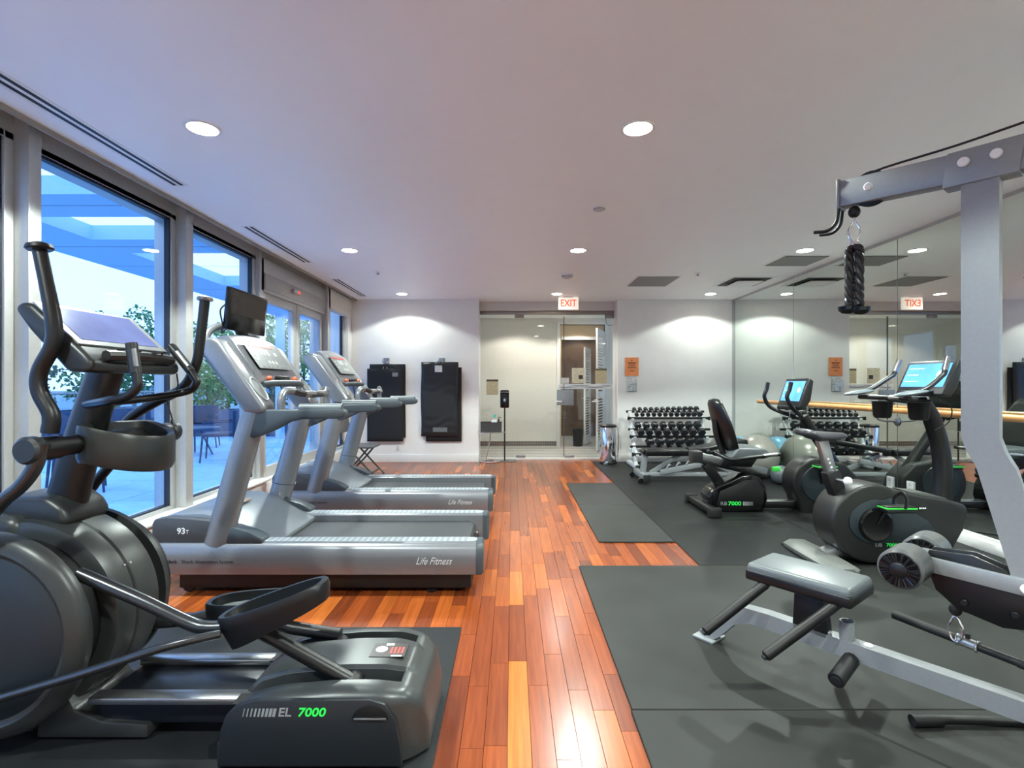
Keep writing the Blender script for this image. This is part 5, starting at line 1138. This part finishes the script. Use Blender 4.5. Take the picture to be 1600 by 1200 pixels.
def dlabel(sz, tn, k, n):
    if k == 0: return '%s black hex dumbbell ending the %s rack tier on the bin side' % (sz, tn)
    if k == n-1: return '%s black hex dumbbell ending the %s rack tier on the mirror side' % (sz, tn)
    return '%s black hex dumbbell, %s from the bin side on the %s rack tier' % (sz, ORD[k], tn)
SIZ = [('small', 'top', 12, 1.965, .0905, (.041, .13, .05)), ('medium', 'middle', 8, 1.985, .134, (.063, .14, .078)), ('large', 'bottom', 6, 2.14, .152, (.077, .14, .1))]
for ti, (sz, tn, n, x0, dx, (r, L, hl)) in enumerate(SIZ):
    hm, hd = dumbbell_proto(r, L, hl); yy, z = tiers[ti]
    for k in range(n):
        rr = r*(.86+.28*k/(n-1)) if ti == 0 else r*(.94+.12*k/(n-1)); sc_ = rr/r
        c = Vector((x0+k*dx, yy+.1, z+.0475))+Vector((0, -math.sin(th_), math.cos(th_)))*(rr*.87+.006)
        t = thing('dumbbell', dlabel(sz, tn, k, n), 'dumbbell', c, 'dumbbells on the %s tier' % tn)
        t.rotation_euler = (th_, 0, 0); t.scale = (sc_, 1, sc_)
        o = bpy.data.objects.new('handle', hm); COL.objects.link(o); o.parent = t
        for s in (-1, 1):
            o = bpy.data.objects.new('head', hd); COL.objects.link(o); o.parent = t; o.location = (0, s*L/2*.95, 0); o.rotation_euler = (0, PI/6 if 0 else 0, 0 if s > 0 else PI)

# ------------------------------------------------------------------ adjustable bench
BY = 7.02
BN = thing('weight_bench', 'adjustable weight bench with black pads and silver frame before the dumbbell rack', 'bench', (2.4, BY, .008))
G().box(1.70, 1.775, BY-.3, BY+.3, .05, .12, .006).build('front_cross_tube', silver_l, BN)
for yy in (BY-.31, BY+.31): G().box(1.69, 1.785, yy-.02, yy+.02, .03, .125, .006).build('tube_cap', dk_grey, BN)
for yy in (BY-.24, BY+.24): G().cyl((1.67, yy-.018, .042), (1.67, yy+.018, .042), .035, 18).build('wheel', black, BN)
G().beam((1.76, BY, .1), (1.79, BY, .375), .06, .075, (1, 0, 0), .006).build('front_post', silver_l, BN)
G().beam((1.76, BY, .085), (3.1, BY, .085), .07, .05, (0, 0, 1), .006).build('spine_tube', silver_l, BN)
G().beam((1.86, BY, .1), (2.27, BY, .355), .035, .055, (0, 0, 1), .005).build('seat_strut', silver_l, BN)
lad = G().beam((1.98, BY-.06, .12), (2.75, BY-.06, .27), .012, .07, (0, 0, 1), .003).build('adjust_ladder', silver_l, BN)
for k in range(5): a = 2.06+k*.13; z = .17+(a-2.06)*.195; G().tube([(a, BY-.066, z), (a+.03, BY-.066, z+.05), (a+.05, BY-.066, z+.04)], .012, 8, 3).build('ladder_notch', silver_l, lad)
G().box(3.05, 3.12, BY-.26, BY+.26, .02, .09, .006).build('rear_cross_tube', silver_l, BN)
G().beam((2.45, BY, .34), (3.0, BY, .1), .05, .06, (0, 0, 1), .005).build('rear_strut', silver_l, BN)
G().box(1.77, 2.35, BY-.14, BY+.14, .36, .43, .022, 3).build('seat_pad', vinyl, BN)
G().box(1.8, 2.38, BY-.04, BY+.04, .33, .36, .004).build('seat_frame', dk_grey, BN)
G().beam((2.37, BY, .4), (3.12, BY, .53), .28, .07, (0, 0, 1), .022, 3).build('back_pad', vinyl, BN)
G().cyl((1.76, BY-.1, .39), (1.76, BY+.1, .39), .028, 16, .2).build('foot_roller', black, BN)

# ------------------------------------------------------------------ balls
pearl = mat('pearl_grey_vinyl', (150, 148, 140), .28, .25, var=.03); pblue = mat('pearl_blue_vinyl', (120, 172, 200), .28, .2, var=.03)
def ball(name, label, c, r, m, cat='exercise ball', grp='exercise balls'):
    t = thing(name, label, cat, (c[0], c[1], .008), grp); ce = (c[0], c[1], .008+r)
    g = G().ell(ce, r, r, r, 40, 24).build('shell', m, t, ang=180)
    G().cyl((ce[0]-r*.62, ce[1]-r*.77, ce[2]+r*.1), (ce[0]-r*.64, ce[1]-r*.795, ce[2]+r*.1), .012, 10).build('plug', mat('ball_plug', (90, 88, 84), .5), t)
    gg = G()
    for k in range(-3, 4): gg.torus((ce[0], ce[1], ce[2]+r*.12*k), (0, 0, 1), r*math.sqrt(1-(.12*k)**2)+.0005, .0012, 48, 5)
    gg.build('rib_rings', m, t)
ball('stability_ball', 'large pearl grey exercise ball beside the recumbent bike seat', (3.37, 7.2), .295, pearl)
ball('stability_ball', 'pearl grey exercise ball in the corner by the dumbbell rack', (3.43, 8.36), .255, pearl)
ball('stability_ball', 'pale blue exercise ball squeezed between the two grey balls', (3.42, 7.785), .255, pblue)
ball('medicine_ball', 'small dark grey medicine ball on the floor by the mirror', (3.46, 6.72), .12, mat('slate_ball', (86, 94, 98), .4, var=.05), 'medicine ball', None)

# ------------------------------------------------------------------ hanging mats
mat_v = mat('black_mat_vinyl', (26, 28, 30), .4, var=.12, scale=20); mat_f = mat('black_mat_foam', (14, 15, 18), .7, var=.1)
def pad_mesh(x0, x1, z0, z1, y0, y1, wrinkle):
    nx, nz = 24, 48; g = G(); W_ = x1-x0; H_ = z1-z0
    for s in (0, 1):
        for j in range(nz+1):
            for i in range(nx+1):
                u = i/nx; v = j/nz; e = min(1, min(u, 1-u)*14)**.5*min(1, min(v, 1-v)*20)**.5
                x = x0+u*W_+.006*math.sin(v*9)*wrinkle; z = z0+v*H_
                y = y1 if s else y0+(1-e)*(y1-y0)*.5
                if not s and wrinkle:
                    fan = max(0, v-.86)/.14; y += fan*.007*math.sin(math.atan2(u-.5, 1.06-v)*16)
                    y += .0022*math.sin(v*52+3*math.sin(u*6))*(.4+.6*math.sin(v*11))*wrinkle
                g.v.append(Vector((x, y, z)))
    n = nx+1; o = n*(nz+1)
    for j in range(nz):
        for i in range(nx):
            a = j*n+i; g.f += [[a, a+1, a+n+1, a+n], [o+a, o+a+n, o+a+n+1, o+a+1]]
    for i in range(nx): g.f += [[i, o+i, o+i+1, i+1], [nz*n+i, nz*n+i+1, o+nz*n+i+1, o+nz*n+i]]
    for j in range(nz): g.f += [[j*n, (j+1)*n, o+(j+1)*n, o+j*n], [j*n+nx, o+j*n+nx, o+(j+1)*n+nx, (j+1)*n+nx]]
    return g
def hung(label, px0, px1, py0, py1, y0, y1, m, wr, tags=()):
    t = thing('exercise_mat', label, 'exercise mat', (X((px0+px1)/2, y0), y1, Z(py1, y0)), 'exercise mats hung on the wall')
    pad_mesh(X(px0, y0), X(px1, y0), Z(py1, y0), Z(py0, y0), y0, y1, wr).build('pad', m, t, ang=60)
    cxm = X((px0+px1)/2, y0)
    for s in (-1, 1): G().torus((cxm+s*.03, (y0+y1)/2, Z(py0, y0)+.012), (1, 0, .3*s), .014, .004).build('grommet', steel, t)
    for (a, b, c, d, nm, mm) in tags: G().box(X(a, y0), X(b, y0), y0-.006, y0-.003, Z(d, y0), Z(c, y0), .001, 1).build(nm, mm, t)
    return t
tagm = print_mat('grey_tag_print', (150, 152, 152), (70, 72, 74), 60, 40)
hung('plain black foam mat hanging behind its twin, nearer the windows', 577, 633, 569, 684, 8.635, 8.665, mat_f, .3)
hung('plain black foam mat with small grey tag, nearer the windows', 573, 629.5, 576, 690, 8.59, 8.625, mat_f, .3, ((613, 622, 582.5, 588.5, 'tag', tagm),))
hung('smooth black mat hanging behind the wrinkled one beside the entrance', 665, 721, 574, 690, 8.635, 8.665, mat_f, .3)
hung('wrinkled black vinyl mat with white tag hanging beside the entrance', 657.5, 715.5, 565.5, 682, 8.585, 8.625, mat_v, 1, ((679.5, 691, 571, 581.5, 'white_tag', print_mat('white_tag_print', (226, 228, 226), (150, 152, 150), 30, 30)), (676.5, 699, 668, 675, 'label_strip', print_mat('grey_label_print', (120, 124, 124), (40, 42, 44), 80, 30))))
for px, w in ((603, 'left pair of black mats'), (690, 'wrinkled mat')):
    t = thing('wall_hook', 'grey metal wall hook carrying the '+w, 'hook', (X(px, 8.66), YB, Z(566, 8.66)))
    G().box(X(px, 8.66)-.05, X(px, 8.66)+.05, YB-.01, YB, Z(572, 8.66), Z(559, 8.66), .003).build('plate', steel, t)
    for s in (-1, 1): G().tube([(X(px, 8.66)+s*.03, YB-.01, Z(565, 8.66)), (X(px, 8.66)+s*.03, 8.56, Z(567, 8.66)), (X(px, 8.66)+s*.03, 8.545, Z(562, 8.66))], .006, 8, 4).build('prong', steel, t)

# ------------------------------------------------------------------ folding chair
FC = thing('folding_chair', 'grey padded folding chair behind the second treadmill', 'chair', (-2.12, 7.35, 0), None)
fx, fy = -2.12, 7.35; fg = mat('chair_grey_vinyl', (92, 92, 94), .5); fs = mat('chair_dark_steel', (54, 56, 60), .4, .5)
G().box(fx-.2, fx+.22, fy-.2, fy+.2, .41, .45, .016, 3).build('seat', fg, FC)
G().beam((fx-.23, fy, .62), (fx-.26, fy, .82), .4, .03, (1, 0, 0), .012, 3).build('backrest', fg, FC)
for s in (-1, 1):
    G().tube([(fx-.27, fy+s*.21, .83), (fx-.2, fy+s*.21, .5), (fx+.27, fy+s*.21, 0)], .012, 10, 1).build('front_leg', fs, FC)
    G().tube([(fx+.15, fy+s*.19, .42), (fx-.02, fy+s*.19, .22), (fx-.24, fy+s*.19, 0)], .012, 10, 1).build('rear_leg', fs, FC)
for xx, z in ((fx+.2, .075), (fx-.19, .06)): G().tube([(xx, fy-.2, z), (xx, fy+.2, z)], .008, 8, 1).build('stretcher', fs, FC)

# ------------------------------------------------------------------ entrance corner: side table, basket, pump bottle, sanitizer stand, bin
tx, ty = X(768, 8.74), 8.74
ST = thing('side_table', 'small round glass side table with a curved chrome leg beside the sanitizer stand', 'side table', (tx, ty, 0))
G().lathe([(0, 0), (.235, 0), (.24, .004), (.235, .008), (0, .008)], (tx, ty, .505), (0, 0, 1), 40).build('glass_top', glass('table_glass', (.9, .94, .93)), ST)
G().torus((tx, ty, .5), (0, 0, 1), .232, .006, 40).build('top_rim', chrome, ST); G().torus((tx-.03, ty, .01), (0, 0, 1), .16, .01, 40).build('base_ring', chrome, ST)
G().tube([(tx-.1, ty+.0, .012), (tx-.08, ty, .1), (tx-.03, ty, .35), (tx-.02, ty, .5)], .011, 10, 5).build('leg', chrome, ST); G().beam((tx-.18, ty, .012), (tx+.12, ty, .012), .02, .012, (0, 0, 1), .003).build('base_bar', chrome, ST)
G().beam((tx-.2, ty, .499), (tx+.2, ty, .499), .02, .01, (0, 0, 1), .002).build('top_support', chrome, ST)
BK = thing('wire_basket', 'dark mesh basket divided in two on the glass side table', 'basket', (tx, ty, .513)); bm_ = mat('basket_mesh', (62, 60, 60), .6, .2, var=.25, scale=90)
G().box(tx-.175, tx+.165, ty-.1, ty+.1, .513, .518).build('bottom', bm_, BK)
for a in ((tx-.18, tx+.17, ty-.105, ty-.1), (tx-.18, tx+.17, ty+.1, ty+.105), (tx-.18, tx-.175, ty-.1, ty+.1), (tx+.165, tx+.17, ty-.1, ty+.1), (tx-.01, tx-.005, ty-.1, ty+.1)): G().box(a[0], a[1], a[2], a[3], .513, .66).build('side', bm_, BK)
G().tube([(tx-.18, ty-.104, .662), (tx+.17, ty-.104, .662), (tx+.17, ty+.104, .662), (tx-.18, ty+.104, .662), (tx-.18, ty-.104, .662)], .005, 6, 1).build('rim', black_m, BK)
PB = thing('pump_bottle', 'dark brown pump bottle standing in the basket', 'bottle', (tx+.12, ty-.02, .519))
G().lathe([(.03, 0), (.034, .01), (.034, .13), (.02, .155), (.013, .16), (.013, .18)], PB.location, (0, 0, 1), 20).build('body', mat('amber_plastic', (58, 34, 26), .3), PB)
G().lathe([(.016, .17), (.016, .19), (.005, .195), (.005, .22), (.012, .222), (.012, .232), (0, .232)], PB.location, (0, 0, 1), 14).tube([Vector(PB.location)+Vector((0, 0, .228)), Vector(PB.location)+Vector((.045, -.005, .222))], .005, 6, 1).build('pump', black, PB)
G().box(tx+.0, tx+.09, ty-.05, ty+.06, .519, .7, .01).solo('tissue_pack', mat('white_pack', (222, 222, 220), .6), 'white paper towel pack standing in the mesh basket', 'tissue pack')
G().lathe([(0, 0), (.03, 0), (.03, .002)], (X(773, YG), YG-.007, Z(650, YG)), (0, -1, 0), 24).solo('round_sticker', mat('teal_sticker', (90, 200, 180), .5), 'small round teal sticker on the entrance glass above the basket', 'sticker')
sx_, sy_ = X(788.5, 8.78), 8.78
SS = thing('sanitizer_stand', 'black hand sanitizer dispenser on a thin floor stand by the entrance glass', 'sanitizer stand', (sx_, sy_, 0))
G().box(sx_-.07, sx_+.19, sy_-.13, sy_+.16, 0, .008, .002).build('base_plate', mat('stand_plate', (96, 92, 90), .4, .5), SS); G().cyl((sx_, sy_, .008), (sx_, sy_, .95), .012, 14).build('pole', black_m, SS)
hd_ = G().box(sx_-.075, sx_+.075, sy_-.07, sy_+.03, .9, 1.2, .022, 3).build('dispenser', gloss_black, SS); G().ell((sx_, sy_-.07, 1.03), .02, .004, .028, 16, 10).build('window', mat('dispenser_window', (150, 170, 186), .3), hd_)
G().box(sx_-.078, sx_+.078, sy_-.075, sy_+.035, 1.16, 1.172, .004).build('trim_band', steel, hd_); G().box(sx_-.03, sx_+.03, sy_-.071, sy_-.068, 1.09, 1.13, .002).build('label', dk_grey, hd_)
bx_, by_ = 1.565, 8.5
BI = thing('pedal_bin', 'chrome cylindrical pedal bin with black lid beside the entrance', 'waste bin', (bx_, by_, .008))
G().lathe([(.13, .02), (.133, .03), (.133, .6), (.13, .605)], (bx_, by_, 0), (0, 0, 1), 40).build('body', chrome, BI); G().lathe([(.136, .6), (.14, .61), (.138, .63), (.11, .645), (0, .65)], (bx_, by_, 0), (0, 0, 1), 40).build('lid', black, BI)
G().lathe([(.137, .008), (.138, .03), (.134, .035)], (bx_, by_, 0), (0, 0, 1), 40).build('base_ring', black, BI); G().box(bx_-.1, bx_-.04, by_-.19, by_-.12, .012, .03, .006).build('pedal', steel, BI)
G().tube([(bx_+.13, by_-.05, .62), (bx_+.155, by_-.06, .5), (bx_+.155, by_-.06, .2), (bx_+.14, by_-.05, .12)], .006, 8, 4).build('carry_handle', steel, BI)
# ------------------------------------------------------------------ poster and leaflet holder on the back wall
yp = YB-.012
PO = thing('wall_poster', 'orange printed poster in a clear holder on the white wall above the rack', 'poster', (X(987, YB), YB, Z(587, YB)))
G().box(X(976.5, YB), X(997.5, YB), YB-.012, YB-.002, Z(587.5, YB), Z(558.5, YB), .001, 1).build('sheet', print_mat('orange_poster_print', (234, 146, 92), (206, 118, 70), 30, 15, .8), PO)
for (a, b, c, d) in ((981, 993, 566, 568), (982, 992, 570, 571.5), (980.5, 993.5, 573.5, 575), (984, 990, 579, 580)): G().box(X(a, YB), X(b, YB), YB-.0135, YB-.0118, Z(d, YB), Z(c, YB)).build('text_line', mat('poster_ink', (120, 66, 44), .6), PO)
G().ell((X(987, YB), YB-.0125, Z(563, YB)), .012, .002, .012, 12, 8).build('emblem', mat('poster_ink', (120, 66, 44), .6), PO)
LH = thing('leaflet_holder', 'clear acrylic holder with a printed card below the orange poster', 'leaflet holder', (X(986, YB), YB, Z(612, YB)))
lg = glass('clear_acrylic', (.94, .95, .95))
G().box(X(979, YB), X(993.5, YB), YB-.006, YB-.001, Z(612, YB), Z(588.5, YB)).build('back_plate', lg, LH); G().box(X(979, YB), X(993.5, YB), YB-.09, YB-.085, Z(612, YB), Z(598, YB)).build('front_plate', lg, LH)
for a in (979, 993): G().box(X(a, YB), X(a, YB)+.004, YB-.085, YB-.006, Z(612, YB), Z(592, YB)).build('side_plate', lg, LH)
G().box(X(979, YB), X(993.5, YB), YB-.085, YB-.006, Z(612, YB), Z(611.5, YB)).build('bottom_plate', lg, LH)
G().box(X(980, YB), X(992.5, YB), YB-.009, YB-.0062, Z(611, YB), Z(589, YB)).build('card', print_mat('grey_card_print', (224, 224, 222), (96, 98, 100), 20, 12, .9), LH)
g = G().box(-2.62, -2.5, 6.86, 6.98, 0.0, .1, .02, 3).solo('floor_power_box', trim_m, 'small white power box on the floor by the terrace doors', 'power box')
